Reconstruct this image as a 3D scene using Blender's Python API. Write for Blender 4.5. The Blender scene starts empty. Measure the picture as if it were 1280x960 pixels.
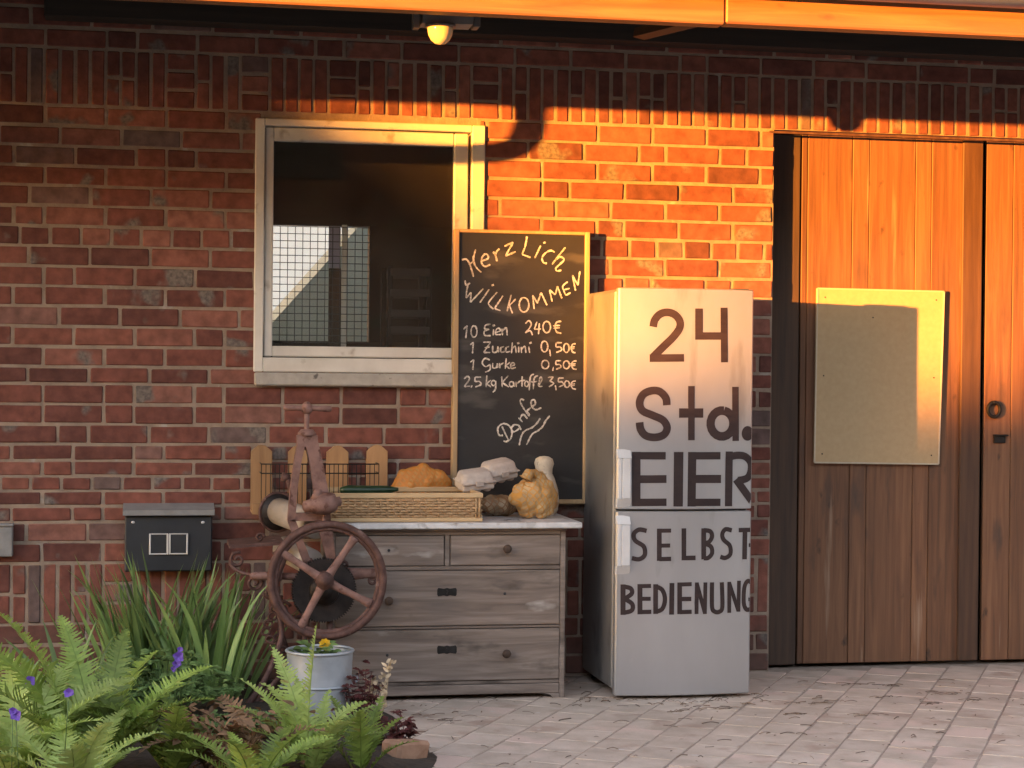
import bpy, math, random
from mathutils import Vector, Matrix, noise
R = math.radians
random.seed(7)
S = bpy.context.scene
COL = S.collection

# ------------------------------------------------------------ camera, sky, sun, exposure
F = 2350.0                      # focal length in units of 1/1280 of the picture width
YAW, ROLL, PITCH = R(10.77), 0.010, -15.0 / F
CP = Vector((-8.25 * math.sin(YAW), -8.25 * math.cos(YAW), 1.338))
fw = Vector((math.sin(YAW) * math.cos(PITCH), math.cos(YAW) * math.cos(PITCH), math.sin(PITCH)))
r0 = fw.cross(Vector((0, 0, 1))).normalized(); u0 = r0.cross(fw)
rt = r0 * math.cos(ROLL) + u0 * math.sin(ROLL)
up = -r0 * math.sin(ROLL) + u0 * math.cos(ROLL)
cd = bpy.data.cameras.new('camera'); cam = bpy.data.objects.new('camera', cd); COL.objects.link(cam)
cd.sensor_width = 36; cd.lens = F / 1280 * 36; cd.clip_start = .05; cd.clip_end = 3000
m3 = Matrix((rt, up, -fw)).transposed()
cam.matrix_world = Matrix.Translation(CP) @ m3.to_4x4()
S.camera = cam

SUN_AZ, SUN_EL = R(55.8), R(1.6)   # azimuth away from the wall normal, towards -x
to_sun = Vector((-math.sin(SUN_AZ) * math.cos(SUN_EL), -math.cos(SUN_AZ) * math.cos(SUN_EL), math.sin(SUN_EL)))
w = bpy.data.worlds.new('World'); S.world = w; w.use_nodes = True
nt = w.node_tree; bg = nt.nodes['Background']
sky = nt.nodes.new('ShaderNodeTexSky'); sky.sky_type = 'NISHITA'; sky.sun_disc = False
sky.sun_elevation = SUN_EL; sky.sun_rotation = math.atan2(to_sun.x, to_sun.y)
sky.air_density = 1.0; sky.dust_density = 0.15; sky.ozone_density = 0.8
nt.links.new(sky.outputs[0], bg.inputs[0]); bg.inputs[1].default_value = 0.15
sl = bpy.data.lights.new('sun', 'SUN'); so = bpy.data.objects.new('sun', sl); COL.objects.link(so)
sl.energy = 2.0; sl.angle = R(0.53); sl.color = (0.95, 0.365, 0.036)
so.rotation_euler = (-to_sun).to_track_quat('-Z', 'Y').to_euler()
vs = S.view_settings
vs.view_transform = 'Standard'; vs.look = 'None'; vs.exposure = 4.05; vs.gamma = 1
try:
    vs.use_white_balance = True; vs.white_balance_temperature = 6500; vs.white_balance_tint = 28
except Exception: pass
try: vs.use_curve_mapping = False
except Exception: pass
S.cycles.max_bounces = 6; S.cycles.transparent_max_bounces = 12
S.cycles.sample_clamp_indirect = 4

def W(px, py, d=0.0):
    """point of the plane y = -d seen at a place of the 1280 x 960 photograph"""
    dd = fw + rt * ((px - 640) / F) - up * ((py - 480) / F)
    return CP + dd * ((-d - CP.y) / dd.y)
def G(px, py, z=0.0):
    dd = fw + rt * ((px - 640) / F) - up * ((py - 480) / F)
    return CP + dd * ((z - CP.z) / dd.z)

# ------------------------------------------------------------ mesh building
class MB:
    def __init__(s): s.v = []; s.f = []; s.r = []; s.s = []
    def add(s, vs_, fs, rnd=None, smooth=False, M=None):
        o = len(s.v); rnd = random.random() if rnd is None else rnd
        s.v += [tuple(M @ Vector(p)) for p in vs_] if M else [tuple(p) for p in vs_]
        for q in fs: s.f.append([i + o for i in q]); s.r.append(rnd); s.s.append(smooth)
        return s
    def box(s, x0, x1, y0, y1, z0, z1, b=.002, rnd=None, M=None, jit=0.0):
        if x1 < x0: x0, x1 = x1, x0
        if y1 < y0: y0, y1 = y1, y0
        if z1 < z0: z0, z1 = z1, z0
        b = min(b, (x1 - x0) * .45, (y1 - y0) * .45, (z1 - z0) * .45)
        vs_ = []; idx = {}
        for i, X in enumerate((x0, x1)):
            for j, Y in enumerate((y0, y1)):
                for k, Z in enumerate((z0, z1)):
                    jx, jy, jz = [(random.random() - .5) * jit for _ in range(3)]
                    sx, sy, sz = (b, -b)[i], (b, -b)[j], (b, -b)[k]
                    for ax, p in enumerate(((X, Y + sy, Z + sz), (X + sx, Y, Z + sz), (X + sx, Y + sy, Z))):
                        idx[i, j, k, ax] = len(vs_); vs_.append((p[0] + jx, p[1] + jy, p[2] + jz))
        I = lambda i, j, k, a: idx[i, j, k, a]
        fs = []
        for i in (0, 1): fs.append([I(i, 0, 0, 0), I(i, 0, 1, 0), I(i, 1, 1, 0), I(i, 1, 0, 0)])
        for j in (0, 1): fs.append([I(0, j, 0, 1), I(0, j, 1, 1), I(1, j, 1, 1), I(1, j, 0, 1)])
        for k in (0, 1): fs.append([I(0, 0, k, 2), I(0, 1, k, 2), I(1, 1, k, 2), I(1, 0, k, 2)])
        for i in (0, 1):
            for j in (0, 1): fs.append([I(i, j, 0, 0), I(i, j, 1, 0), I(i, j, 1, 1), I(i, j, 0, 1)])
        for i in (0, 1):
            for k in (0, 1): fs.append([I(i, 0, k, 0), I(i, 1, k, 0), I(i, 1, k, 2), I(i, 0, k, 2)])
        for j in (0, 1):
            for k in (0, 1): fs.append([I(0, j, k, 1), I(1, j, k, 1), I(1, j, k, 2), I(0, j, k, 2)])
        for i in (0, 1):
            for j in (0, 1):
                for k in (0, 1): fs.append([I(i, j, k, 0), I(i, j, k, 1), I(i, j, k, 2)])
        return s.add(vs_, fs, rnd, False, M)
    def tube(s, pts, rad, n=8, closed=False, rnd=None, M=None, flat=1.0):
        pts = [Vector(p) for p in pts]; N = len(pts)
        rads = rad if isinstance(rad, (list, tuple)) else [rad] * N
        vs_ = []; prev = None
        for i, p in enumerate(pts):
            if closed: t = pts[(i + 1) % N] - pts[i - 1]
            else: t = pts[min(i + 1, N - 1)] - pts[max(i - 1, 0)]
            t = t.normalized() if t.length > 1e-9 else Vector((0, 0, 1))
            if prev is None:
                a = Vector((0, 1, 0)) if abs(t.y) < .9 else Vector((1, 0, 0))
                e = (a - t * a.dot(t)).normalized()
            else:
                e = prev - t * prev.dot(t); e = e.normalized() if e.length > 1e-6 else prev
            prev = e; b = t.cross(e)
            for k in range(n):
                an = 2 * math.pi * k / n
                vs_.append(p + (e * math.cos(an) * flat + b * math.sin(an)) * rads[i])
        fs = []
        for i in range(N if closed else N - 1):
            j = (i + 1) % N
            for k in range(n): fs.append([i * n + k, i * n + (k + 1) % n, j * n + (k + 1) % n, j * n + k])
        if not closed: fs += [list(range(n))[::-1], list(range((N - 1) * n, N * n))]
        return s.add(vs_, fs, rnd, True, M)
    def bar(s, p0, p1, wd, th, rnd=None, wd1=None):
        """flat bar from p0 to p1, wd wide in the x-z plane, th deep along y"""
        p0 = Vector(p0); p1 = Vector(p1); t = (p1 - p0).normalized()
        e = Vector((0, 1, 0)); b = t.cross(e).normalized(); e = b.cross(t).normalized()
        vs_ = []
        for p, q in ((p0, wd), (p1, wd1 or wd)):
            for sx, sy in ((-1, -1), (1, -1), (1, 1), (-1, 1)): vs_.append(p + b * sx * q / 2 + e * sy * th / 2)
        return s.add(vs_, [[0, 1, 2, 3][::-1], [4, 5, 6, 7], [0, 1, 5, 4], [1, 2, 6, 5], [2, 3, 7, 6], [3, 0, 4, 7]], rnd)
    def lathe(s, prof, n=24, M=None, rnd=None, sx=1.0):
        vs_ = []
        for (r_, h) in prof:
            for k in range(n):
                a = 2 * math.pi * k / n; vs_.append((r_ * math.cos(a) * sx, r_ * math.sin(a), h))
        fs = []
        for i in range(len(prof) - 1):
            for k in range(n): fs.append([i * n + k, i * n + (k + 1) % n, (i + 1) * n + (k + 1) % n, (i + 1) * n + k])
        if prof[0][0] > 1e-5: fs.append(list(range(n))[::-1])
        if prof[-1][0] > 1e-5: fs.append(list(range((len(prof) - 1) * n, len(prof) * n)))
        return s.add(vs_, fs, rnd, True, M)
    def prism(s, out, y0, y1, rnd=None, M=None, b=0.0):
        """outline (x, z) extruded along y; b narrows the front rim to a chamfer"""
        n = len(out); vs_ = []
        cx = sum(p[0] for p in out) / n; cz = sum(p[1] for p in out) / n
        rings = [(y0, b), (y0 + b, 0), (y1, 0)] if b else [(y0, 0), (y1, 0)]
        for (y, ins) in rings:
            for (x, z) in out:
                dx, dz = cx - x, cz - z; l = math.hypot(dx, dz) or 1
                vs_.append((x + dx / l * ins, y, z + dz / l * ins))
        fs = [list(range(n))]
        for i in range(len(rings) - 1):
            for k in range(n): fs.append([i * n + k, (i + 1) * n + k, (i + 1) * n + (k + 1) % n, i * n + (k + 1) % n])
        fs.append(list(range((len(rings) - 1) * n, len(rings) * n))[::-1])
        return s.add(vs_, fs, rnd, False, M)
    def ell(s, c, rr, nu=14, nv=9, amp=0.0, fr=8, M=None, rnd=None, seed=0):
        vs_ = []; fs = []
        for j in range(nv + 1):
            th = math.pi * j / nv
            for i in range(nu):
                ph = 2 * math.pi * i / nu
                d = Vector((math.sin(th) * math.cos(ph), math.sin(th) * math.sin(ph), math.cos(th)))
                k = 1 + amp * noise.noise(d * fr + Vector((seed, seed * .7, 0)))
                vs_.append((c[0] + d.x * rr[0] * k, c[1] + d.y * rr[1] * k, c[2] + d.z * rr[2] * k))
        for j in range(nv):
            for i in range(nu): fs.append([j * nu + i, (j + 1) * nu + i, (j + 1) * nu + (i + 1) % nu, j * nu + (i + 1) % nu])
        return s.add(vs_, fs, rnd, True, M)
    def build(s, name, mat, parent=None, auto=None):
        me = bpy.data.meshes.new(name)
        org = Vector(parent['_o']) if parent else Vector((0, 0, 0))
        me.from_pydata([tuple(Vector(p) - org) for p in s.v], [], s.f)
        at = me.attributes.new('rnd', 'FLOAT', 'FACE'); at.data.foreach_set('value', s.r)
        me.polygons.foreach_set('use_smooth', s.s)
        import bmesh
        bm = bmesh.new(); bm.from_mesh(me); bmesh.ops.recalc_face_normals(bm, faces=bm.faces); bm.to_mesh(me); bm.free()
        me.materials.append(mat)
        o = bpy.data.objects.new(name, me); COL.objects.link(o)
        if parent: o.parent = parent
        o['_o'] = tuple(org)
        if auto:
            for p in me.polygons: p.use_smooth = True
            md = None
            try: me.set_sharp_from_angle(angle=R(auto))
            except Exception: pass
        return o

def tag(o, label, cat, group=None, kind=None):
    if label: o['label'] = label
    if cat: o['category'] = cat
    if group: o['group'] = group
    if kind: o['kind'] = kind
    return o
def thing(name, loc, label, cat, group=None):
    o = bpy.data.objects.new(name, None); COL.objects.link(o); o.location = loc; o['_o'] = tuple(loc)
    o.empty_display_size = .1
    return tag(o, label, cat, group)
def spline(pts, n=6, closed=False):
    pts = [Vector(p) for p in pts]; N = len(pts); out = []
    for i in range(N if closed else N - 1):
        g = (lambda k: pts[k % N]) if closed else (lambda k: pts[max(0, min(N - 1, k))])
        a, b, c, d = g(i - 1), g(i), g(i + 1), g(i + 2)
        for k in range(n):
            t = k / n
            out.append(.5 * ((2 * b) + (c - a) * t + (2 * a - 5 * b + 4 * c - d) * t * t + (3 * b - a - 3 * c + d) * t ** 3))
    if not closed: out.append(pts[-1])
    return out
def lerp(a, b, t): return a + (b - a) * t

# ------------------------------------------------------------ materials
def mat(name, cols, sc=(6, 6, 6), rough=.6, metal=0.0, bump=.15, bsc=None, detail=8, rv=.25, spots=None, rr=.12, trans=0.0, spec=.5, dist=0.0, bd=.004):
    """cols: list of (position, rgb) read by a noise; rv: how far each piece's own number shifts its brightness;
    spots: list of (rgb, scale, threshold) of worn or dirty places"""
    m = bpy.data.materials.new(name); m.use_nodes = True; t = m.node_tree; L = t.links.new
    p = t.nodes['Principled BSDF']; p.inputs['Metallic'].default_value = metal
    p.inputs['Specular IOR Level'].default_value = spec
    tc = t.nodes.new('ShaderNodeTexCoord'); at = t.nodes.new('ShaderNodeAttribute'); at.attribute_name = 'rnd'
    mp = t.nodes.new('ShaderNodeMapping'); mp.inputs['Scale'].default_value = sc
    mu = t.nodes.new('ShaderNodeVectorMath'); mu.operation = 'MULTIPLY_ADD'
    L(at.outputs['Fac'], mu.inputs[0]); mu.inputs[1].default_value = (13.7, 7.1, 5.3)
    L(tc.outputs['Object'], mu.inputs[2]); L(mu.outputs[0], mp.inputs[0])
    nz = t.nodes.new('ShaderNodeTexNoise'); nz.inputs['Scale'].default_value = 1; nz.inputs['Detail'].default_value = detail
    nz.inputs['Roughness'].default_value = .6; nz.inputs['Distortion'].default_value = dist
    L(mp.outputs[0], nz.inputs[0])
    cr = t.nodes.new('ShaderNodeValToRGB'); el = cr.color_ramp.elements
    while len(el) < len(cols): el.new(.5)
    for e, (pos, c) in zip(el, cols): e.position = pos; e.color = (*c, 1)
    L(nz.outputs[0], cr.inputs[0]); out = cr.outputs[0]
    for (c, s_, th) in (spots or []):
        n2 = t.nodes.new('ShaderNodeTexNoise'); n2.inputs['Detail'].default_value = 5
        m2 = t.nodes.new('ShaderNodeMapping'); m2.inputs['Scale'].default_value = s_ if isinstance(s_, tuple) else (s_, s_, s_)
        L(mu.outputs[0], m2.inputs[0]); L(m2.outputs[0], n2.inputs[0]); n2.inputs['Scale'].default_value = 1
        rg = t.nodes.new('ShaderNodeMapRange'); rg.inputs[1].default_value = th; rg.inputs[2].default_value = th + .09
        L(n2.outputs[0], rg.inputs[0])
        mx = t.nodes.new('ShaderNodeMixRGB'); L(rg.outputs[0], mx.inputs[0]); L(out, mx.inputs[1]); mx.inputs[2].default_value = (*c, 1); out = mx.outputs[0]
    mr = t.nodes.new('ShaderNodeMapRange'); mr.inputs[3].default_value = 1 - rv; mr.inputs[4].default_value = 1 + rv
    L(at.outputs['Fac'], mr.inputs[0])
    hs = t.nodes.new('ShaderNodeHueSaturation'); L(mr.outputs[0], hs.inputs['Value']); L(out, hs.inputs['Color'])
    L(hs.outputs[0], p.inputs['Base Color'])
    rg2 = t.nodes.new('ShaderNodeMapRange'); rg2.inputs[3].default_value = max(.03, rough - rr); rg2.inputs[4].default_value = min(1, rough + rr)
    L(nz.outputs[0], rg2.inputs[0]); L(rg2.outputs[0], p.inputs['Roughness'])
    if bump:
        bp = t.nodes.new('ShaderNodeBump'); bp.inputs['Strength'].default_value = bump; bp.inputs['Distance'].default_value = bd
        if bsc:
            nb = t.nodes.new('ShaderNodeTexNoise'); nb.inputs['Scale'].default_value = bsc; nb.inputs['Detail'].default_value = 6
            L(mu.outputs[0], nb.inputs[0]); L(nb.outputs[0], bp.inputs['Height'])
        else: L(nz.outputs[0], bp.inputs['Height'])
        L(bp.outputs[0], p.inputs['Normal'])
    if trans:
        tr = t.nodes.new('ShaderNodeBsdfTranslucent'); ms = t.nodes.new('ShaderNodeMixShader'); ms.inputs[0].default_value = trans
        L(hs.outputs[0], tr.inputs[0]); L(p.outputs[0], ms.inputs[1]); L(tr.outputs[0], ms.inputs[2])
        L(ms.outputs[0], t.nodes['Material Output'].inputs[0])
    m['_p'] = p.name
    return m

def brick_mat():
    m = bpy.data.materials.new('fired_brick'); m.use_nodes = True; t = m.node_tree; L = t.links.new; N = t.nodes.new
    p = t.nodes['Principled BSDF']; p.inputs['Roughness'].default_value = .85; p.inputs['Specular IOR Level'].default_value = .25
    tc = N('ShaderNodeTexCoord'); at = N('ShaderNodeAttribute'); at.attribute_name = 'rnd'
    ma = N('ShaderNodeVectorMath'); ma.operation = 'MULTIPLY_ADD'; L(at.outputs['Fac'], ma.inputs[0]); ma.inputs[1].default_value = (31, 17, 23); L(tc.outputs['Object'], ma.inputs[2])
    cr = N('ShaderNodeValToRGB'); e = cr.color_ramp.elements
    cols = [(0, (.125, .050, .040)), (.22, (.170, .062, .047)), (.5, (.205, .073, .053)), (.8, (.235, .088, .062)), (.93, (.27, .115, .085)), (.975, (.15, .10, .09))]
    while len(e) < len(cols): e.new(.5)
    for a, (q, c) in zip(e, cols): a.position = q; a.color = (*c, 1)
    L(at.outputs['Fac'], cr.inputs[0])
    n1 = N('ShaderNodeTexNoise'); n1.inputs['Scale'].default_value = 22; n1.inputs['Detail'].default_value = 8; L(ma.outputs[0], n1.inputs[0])
    r1 = N('ShaderNodeMapRange'); r1.inputs[1].default_value = .3; r1.inputs[2].default_value = .7; r1.inputs[3].default_value = .72; r1.inputs[4].default_value = 1.25; L(n1.outputs[0], r1.inputs[0])
    hs = N('ShaderNodeHueSaturation'); L(cr.outputs[0], hs.inputs['Color']); L(r1.outputs[0], hs.inputs['Value'])
    # grey mortar smears on some of the bricks
    n2 = N('ShaderNodeTexNoise'); n2.inputs['Scale'].default_value = 5.2; n2.inputs['Detail'].default_value = 3; n2.inputs['Roughness'].default_value = .45; L(ma.outputs[0], n2.inputs[0])
    r2 = N('ShaderNodeMapRange'); r2.inputs[1].default_value = .625; r2.inputs[2].default_value = .68; L(n2.outputs[0], r2.inputs[0])
    n3 = N('ShaderNodeTexNoise'); n3.inputs['Scale'].default_value = 60; n3.inputs['Detail'].default_value = 5; L(tc.outputs['Object'], n3.inputs[0])
    c3 = N('ShaderNodeValToRGB'); c3.color_ramp.elements[0].position = .35; c3.color_ramp.elements[0].color = (.12, .098, .088, 1); c3.color_ramp.elements[1].position = .7; c3.color_ramp.elements[1].color = (.235, .195, .168, 1); L(n3.outputs[0], c3.inputs[0])
    mx = N('ShaderNodeMixRGB'); L(r2.outputs[0], mx.inputs[0]); L(hs.outputs[0], mx.inputs[1]); L(c3.outputs[0], mx.inputs[2])
    # wide soft weathering over the whole wall
    n4 = N('ShaderNodeTexNoise'); n4.inputs['Scale'].default_value = 1.3; n4.inputs['Detail'].default_value = 4; L(tc.outputs['Object'], n4.inputs[0])
    r4 = N('ShaderNodeMapRange'); r4.inputs[1].default_value = .3; r4.inputs[2].default_value = .7; r4.inputs[3].default_value = .76; r4.inputs[4].default_value = 1.2; L(n4.outputs[0], r4.inputs[0])
    h2 = N('ShaderNodeHueSaturation'); L(mx.outputs[0], h2.inputs['Color']); L(r4.outputs[0], h2.inputs['Value'])
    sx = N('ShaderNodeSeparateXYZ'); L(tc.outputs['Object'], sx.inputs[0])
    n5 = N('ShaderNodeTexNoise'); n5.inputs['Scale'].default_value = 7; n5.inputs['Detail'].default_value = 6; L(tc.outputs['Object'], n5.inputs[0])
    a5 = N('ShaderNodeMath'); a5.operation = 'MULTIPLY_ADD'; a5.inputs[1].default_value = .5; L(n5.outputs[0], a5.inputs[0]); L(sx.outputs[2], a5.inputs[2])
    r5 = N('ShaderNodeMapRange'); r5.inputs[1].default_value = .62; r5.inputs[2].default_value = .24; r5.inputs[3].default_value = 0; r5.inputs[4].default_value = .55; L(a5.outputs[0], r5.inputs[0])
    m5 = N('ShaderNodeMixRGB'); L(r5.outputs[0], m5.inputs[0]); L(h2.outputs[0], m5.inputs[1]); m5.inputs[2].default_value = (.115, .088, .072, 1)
    L(m5.outputs[0], p.inputs['Base Color'])
    nb = N('ShaderNodeTexNoise'); nb.inputs['Scale'].default_value = 95; nb.inputs['Detail'].default_value = 8; nb.inputs['Roughness'].default_value = .65; L(ma.outputs[0], nb.inputs[0])
    ad = N('ShaderNodeMath'); ad.operation = 'ADD'; L(nb.outputs[0], ad.inputs[0]); L(r2.outputs[0], ad.inputs[1])
    bp = N('ShaderNodeBump'); bp.inputs['Strength'].default_value = .45; bp.inputs['Distance'].default_value = .003; L(ad.outputs[0], bp.inputs['Height']); L(bp.outputs[0], p.inputs['Normal'])
    return m
def glass_mat(name, tint=(.95, .97, .96), rough=.0, dirt=.0):
    m = bpy.data.materials.new(name); m.use_nodes = True; t = m.node_tree; L = t.links.new; N = t.nodes.new
    t.nodes.remove(t.nodes['Principled BSDF'])
    tr = N('ShaderNodeBsdfTransparent'); tr.inputs[0].default_value = (*tint, 1)
    gl = N('ShaderNodeBsdfGlossy'); gl.inputs['Roughness'].default_value = rough
    fr = N('ShaderNodeFresnel'); fr.inputs[0].default_value = 1.28
    ms = N('ShaderNodeMixShader'); L(fr.outputs[0], ms.inputs[0]); L(tr.outputs[0], ms.inputs[1]); L(gl.outputs[0], ms.inputs[2])
    df = N('ShaderNodeBsdfDiffuse'); df.inputs[0].default_value = (.45, .40, .33, 1)
    tc = N('ShaderNodeTexCoord'); nz = N('ShaderNodeTexNoise'); nz.inputs['Scale'].default_value = 5; nz.inputs['Detail'].default_value = 9; L(tc.outputs['Object'], nz.inputs[0])
    mr = N('ShaderNodeMapRange'); mr.inputs[1].default_value = .3; mr.inputs[2].default_value = .8; mr.inputs[3].default_value = dirt * .4; mr.inputs[4].default_value = dirt; L(nz.outputs[0], mr.inputs[0])
    m2 = N('ShaderNodeMixShader'); L(mr.outputs[0], m2.inputs[0]); L(ms.outputs[0], m2.inputs[1]); L(df.outputs[0], m2.inputs[2])
    L(m2.outputs[0], t.nodes['Material Output'].inputs[0])
    return m
def net_mat(name, net, a, b, sc=150, th=.55):
    """plaited net over potatoes"""
    m = bpy.data.materials.new(name); m.use_nodes = True; t = m.node_tree; L = t.links.new; N = t.nodes.new
    p = t.nodes['Principled BSDF']; p.inputs['Roughness'].default_value = .6
    tc = N('ShaderNodeTexCoord'); sp = N('ShaderNodeSeparateXYZ'); L(tc.outputs['Object'], sp.inputs[0])
    def wave(k1, k2):
        x = N('ShaderNodeMath'); x.operation = 'MULTIPLY'; x.inputs[1].default_value = k1; L(sp.outputs[0], x.inputs[0])
        y = N('ShaderNodeMath'); y.operation = 'MULTIPLY_ADD'; y.inputs[1].default_value = k2; L(sp.outputs[2], y.inputs[0]); L(x.outputs[0], y.inputs[2])
        z = N('ShaderNodeMath'); z.operation = 'MULTIPLY_ADD'; z.inputs[1].default_value = k1 * .8; L(sp.outputs[1], z.inputs[0]); L(y.outputs[0], z.inputs[2])
        s_ = N('ShaderNodeMath'); s_.operation = 'SINE'; L(z.outputs[0], s_.inputs[0]); return s_
    s1 = wave(sc * 4, sc * 3.2); s2 = wave(-sc * 4, sc * 3.4)
    mxm = N('ShaderNodeMath'); mxm.operation = 'MAXIMUM'; L(s1.outputs[0], mxm.inputs[0]); L(s2.outputs[0], mxm.inputs[1])
    gt = N('ShaderNodeMapRange'); gt.inputs[1].default_value = th; gt.inputs[2].default_value = th + .25; L(mxm.outputs[0], gt.inputs[0])
    nz = N('ShaderNodeTexNoise'); nz.inputs['Scale'].default_value = 14; nz.inputs['Detail'].default_value = 7; L(tc.outputs['Object'], nz.inputs[0])
    cr = N('ShaderNodeValToRGB'); cr.color_ramp.elements[0].position = .35; cr.color_ramp.elements[0].color = (*a, 1); cr.color_ramp.elements[1].position = .65; cr.color_ramp.elements[1].color = (*b, 1); L(nz.outputs[0], cr.inputs[0])
    mx = N('ShaderNodeMixRGB'); L(gt.outputs[0], mx.inputs[0]); L(cr.outputs[0], mx.inputs[1]); mx.inputs[2].default_value = (*net, 1); L(mx.outputs[0], p.inputs['Base Color'])
    bp = N('ShaderNodeBump'); bp.inputs['Strength'].default_value = .5; bp.inputs['Distance'].default_value = .003; L(gt.outputs[0], bp.inputs['Height']); L(bp.outputs[0], p.inputs['Normal'])
    return m

BRICK = brick_mat()
MORTAR = mat('wall_mortar', [(.3, (.215, .158, .118)), (.7, (.35, .265, .20))], (14, 14, 14), .95, bump=.6, bsc=120, rv=0, spots=[((.40, .37, .33), 9, .66)])
WHITEP = mat('weathered_white_paint', [(.3, (.58, .54, .48)), (.6, (.70, .67, .61))], (5, 5, 5), .5, bump=.2, bsc=40, rv=.03, spots=[((.38, .33, .27), 9, .64)])
SILL = mat('window_sill_stone', [(.3, (.34, .31, .27)), (.7, (.46, .43, .38))], (20, 20, 20), .8, bump=.4, bsc=80, spots=[((.13, .12, .11), 26, .63)], rv=.05)
DOORW = mat('weathered_door_planks', [(.25, (.085, .039, .020)), (.5, (.155, .070, .034)), (.75, (.225, .108, .053))], (38, 38, 1.6), .7, bump=.5, rv=.40, dist=.6, spots=[((.045, .024, .015), (13, 13, 7), .665), ((.07, .040, .027), (6, 6, 1.6), .60), ((.26, .16, .10), (22, 22, 1.2), .66)])
DARKW = mat('dark_stained_wood', [(.3, (.035, .021, .014)), (.7, (.075, .043, .027))], (40, 40, 2), .75, bump=.3, rv=.2)
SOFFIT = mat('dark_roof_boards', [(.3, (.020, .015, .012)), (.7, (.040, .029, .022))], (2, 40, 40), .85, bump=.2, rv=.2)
BEAMW = mat('golden_varnished_beam', [(.3, (.22, .085, .026)), (.55, (.31, .13, .04)), (.75, (.39, .18, .06))], (1.4, 30, 30), .55, bump=.25, rv=.06, dist=1.0, spots=[((.17, .07, .03), (5, 12, 12), .66)])
RAFT = mat('brown_rafter_wood', [(.3, (.05, .025, .012)), (.7, (.10, .05, .024))], (20, 2, 20), .7, bump=.2)
ZINC = mat('zinc_sheet', [(.3, (.33, .355, .38)), (.7, (.50, .53, .56))], (7, 7, 7), .42, .3, bump=.1, bsc=15, rv=.05, spots=[((.42, .42, .41), 18, .6)])
GUTTER = mat('grey_gutter_zinc', [(.3, (.22, .23, .24)), (.7, (.32, .33, .34))], (7, 7, 7), .5, .5, bump=.05, rv=.05)
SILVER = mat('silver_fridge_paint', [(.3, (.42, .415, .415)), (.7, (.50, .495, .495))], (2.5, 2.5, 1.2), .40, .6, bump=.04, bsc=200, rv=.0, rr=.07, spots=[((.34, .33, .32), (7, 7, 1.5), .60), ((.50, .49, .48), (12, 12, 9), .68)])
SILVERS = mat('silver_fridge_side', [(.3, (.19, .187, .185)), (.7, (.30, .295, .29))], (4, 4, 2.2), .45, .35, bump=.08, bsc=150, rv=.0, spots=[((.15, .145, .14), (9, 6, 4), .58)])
FGREY = mat('light_grey_plastic', [(.3, (.58, .57, .56)), (.7, (.68, .67, .66))], (12, 12, 12), .4, bump=.03, rv=0)
GASKET = mat('dark_rubber', [(.3, (.02, .02, .02)), (.7, (.04, .04, .04))], (12, 12, 12), .7, rv=0)
TAPE = mat('brown_black_tape', [(.3, (.024, .014, .014)), (.7, (.040, .024, .022))], (10, 10, 50), .42, bump=.15, rv=.15)
SLATE = mat('chalkboard_slate', [(.3, (.014, .014, .015)), (.7, (.034, .033, .033))], (2.5, 2.5, 5), .55, bump=.04, bsc=60, rv=0, spots=[((.065, .062, .058), (3, 3, 9), .56)])
CHALK = mat('chalk', [(.35, (.42, .40, .36)), (.55, (.80, .77, .70))], (160, 160, 160), .95, bump=.3, rv=.08)
def powdery(m):
    t = m.node_tree; L = t.links.new; p = t.nodes['Principled BSDF']; out = t.nodes['Material Output']
    tc = t.nodes.new('ShaderNodeTexCoord'); nz = t.nodes.new('ShaderNodeTexNoise'); nz.inputs['Scale'].default_value = 260; nz.inputs['Detail'].default_value = 3; L(tc.outputs['Object'], nz.inputs[0])
    n2 = t.nodes.new('ShaderNodeTexNoise'); n2.inputs['Scale'].default_value = 28; L(tc.outputs['Object'], n2.inputs[0])
    ad = t.nodes.new('ShaderNodeMath'); ad.operation = 'ADD'; L(nz.outputs[0], ad.inputs[0]); L(n2.outputs[0], ad.inputs[1])
    rg = t.nodes.new('ShaderNodeMapRange'); rg.inputs[1].default_value = .80; rg.inputs[2].default_value = 1.05; rg.inputs[3].default_value = .5; L(ad.outputs[0], rg.inputs[0])
    L(rg.outputs[0], p.inputs['Alpha'])
powdery(CHALK)
PINE = mat('pale_pine', [(.3, (.40, .26, .13)), (.7, (.56, .39, .21))], (30, 30, 3), .6, bump=.2, rv=.12, spots=[((.26, .14, .06), (30, 30, 14), .72)])
PICKETW = mat('orange_pine', [(.3, (.30, .155, .065)), (.7, (.44, .25, .11))], (26, 26, 3), .6, bump=.2, rv=.14, spots=[((.18, .08, .03), (30, 30, 18), .70)])
WICKER = mat('wicker_cane', [(.3, (.36, .205, .095)), (.7, (.54, .345, .175))], (70, 70, 70), .6, bump=.3, rv=.22)
WICKERB = mat('split_cane_band', [(.3, (.48, .31, .155)), (.7, (.62, .43, .235))], (6, 40, 40), .5, bump=.2, rv=.1)
MARBLE = mat('white_marble', [(.35, (.50, .485, .47)), (.6, (.70, .69, .68))], (5, 5, 5), .3, bump=.05, rv=0, dist=2.0, spots=[((.26, .22, .19), (9, 12, 9), .64)])
GREYW = mat('bleached_grey_wood', [(.25, (.105, .078, .062)), (.5, (.20, .153, .124)), (.75, (.31, .25, .21))], (2.2, 30, 30), .8, bump=.4, rv=.14, dist=.8, spots=[((.085, .066, .052), (3.5, 6, 9), .60), ((.40, .36, .32), (3, 5, 8), .68)])
RUST = mat('rusty_painted_iron', [(.28, (.055, .026, .021)), (.5, (.105, .050, .039)), (.72, (.18, .098, .080))], (26, 26, 26), .72, .25, bump=.45, rv=.12, spots=[((.27, .17, .14), 18, .64)])
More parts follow.
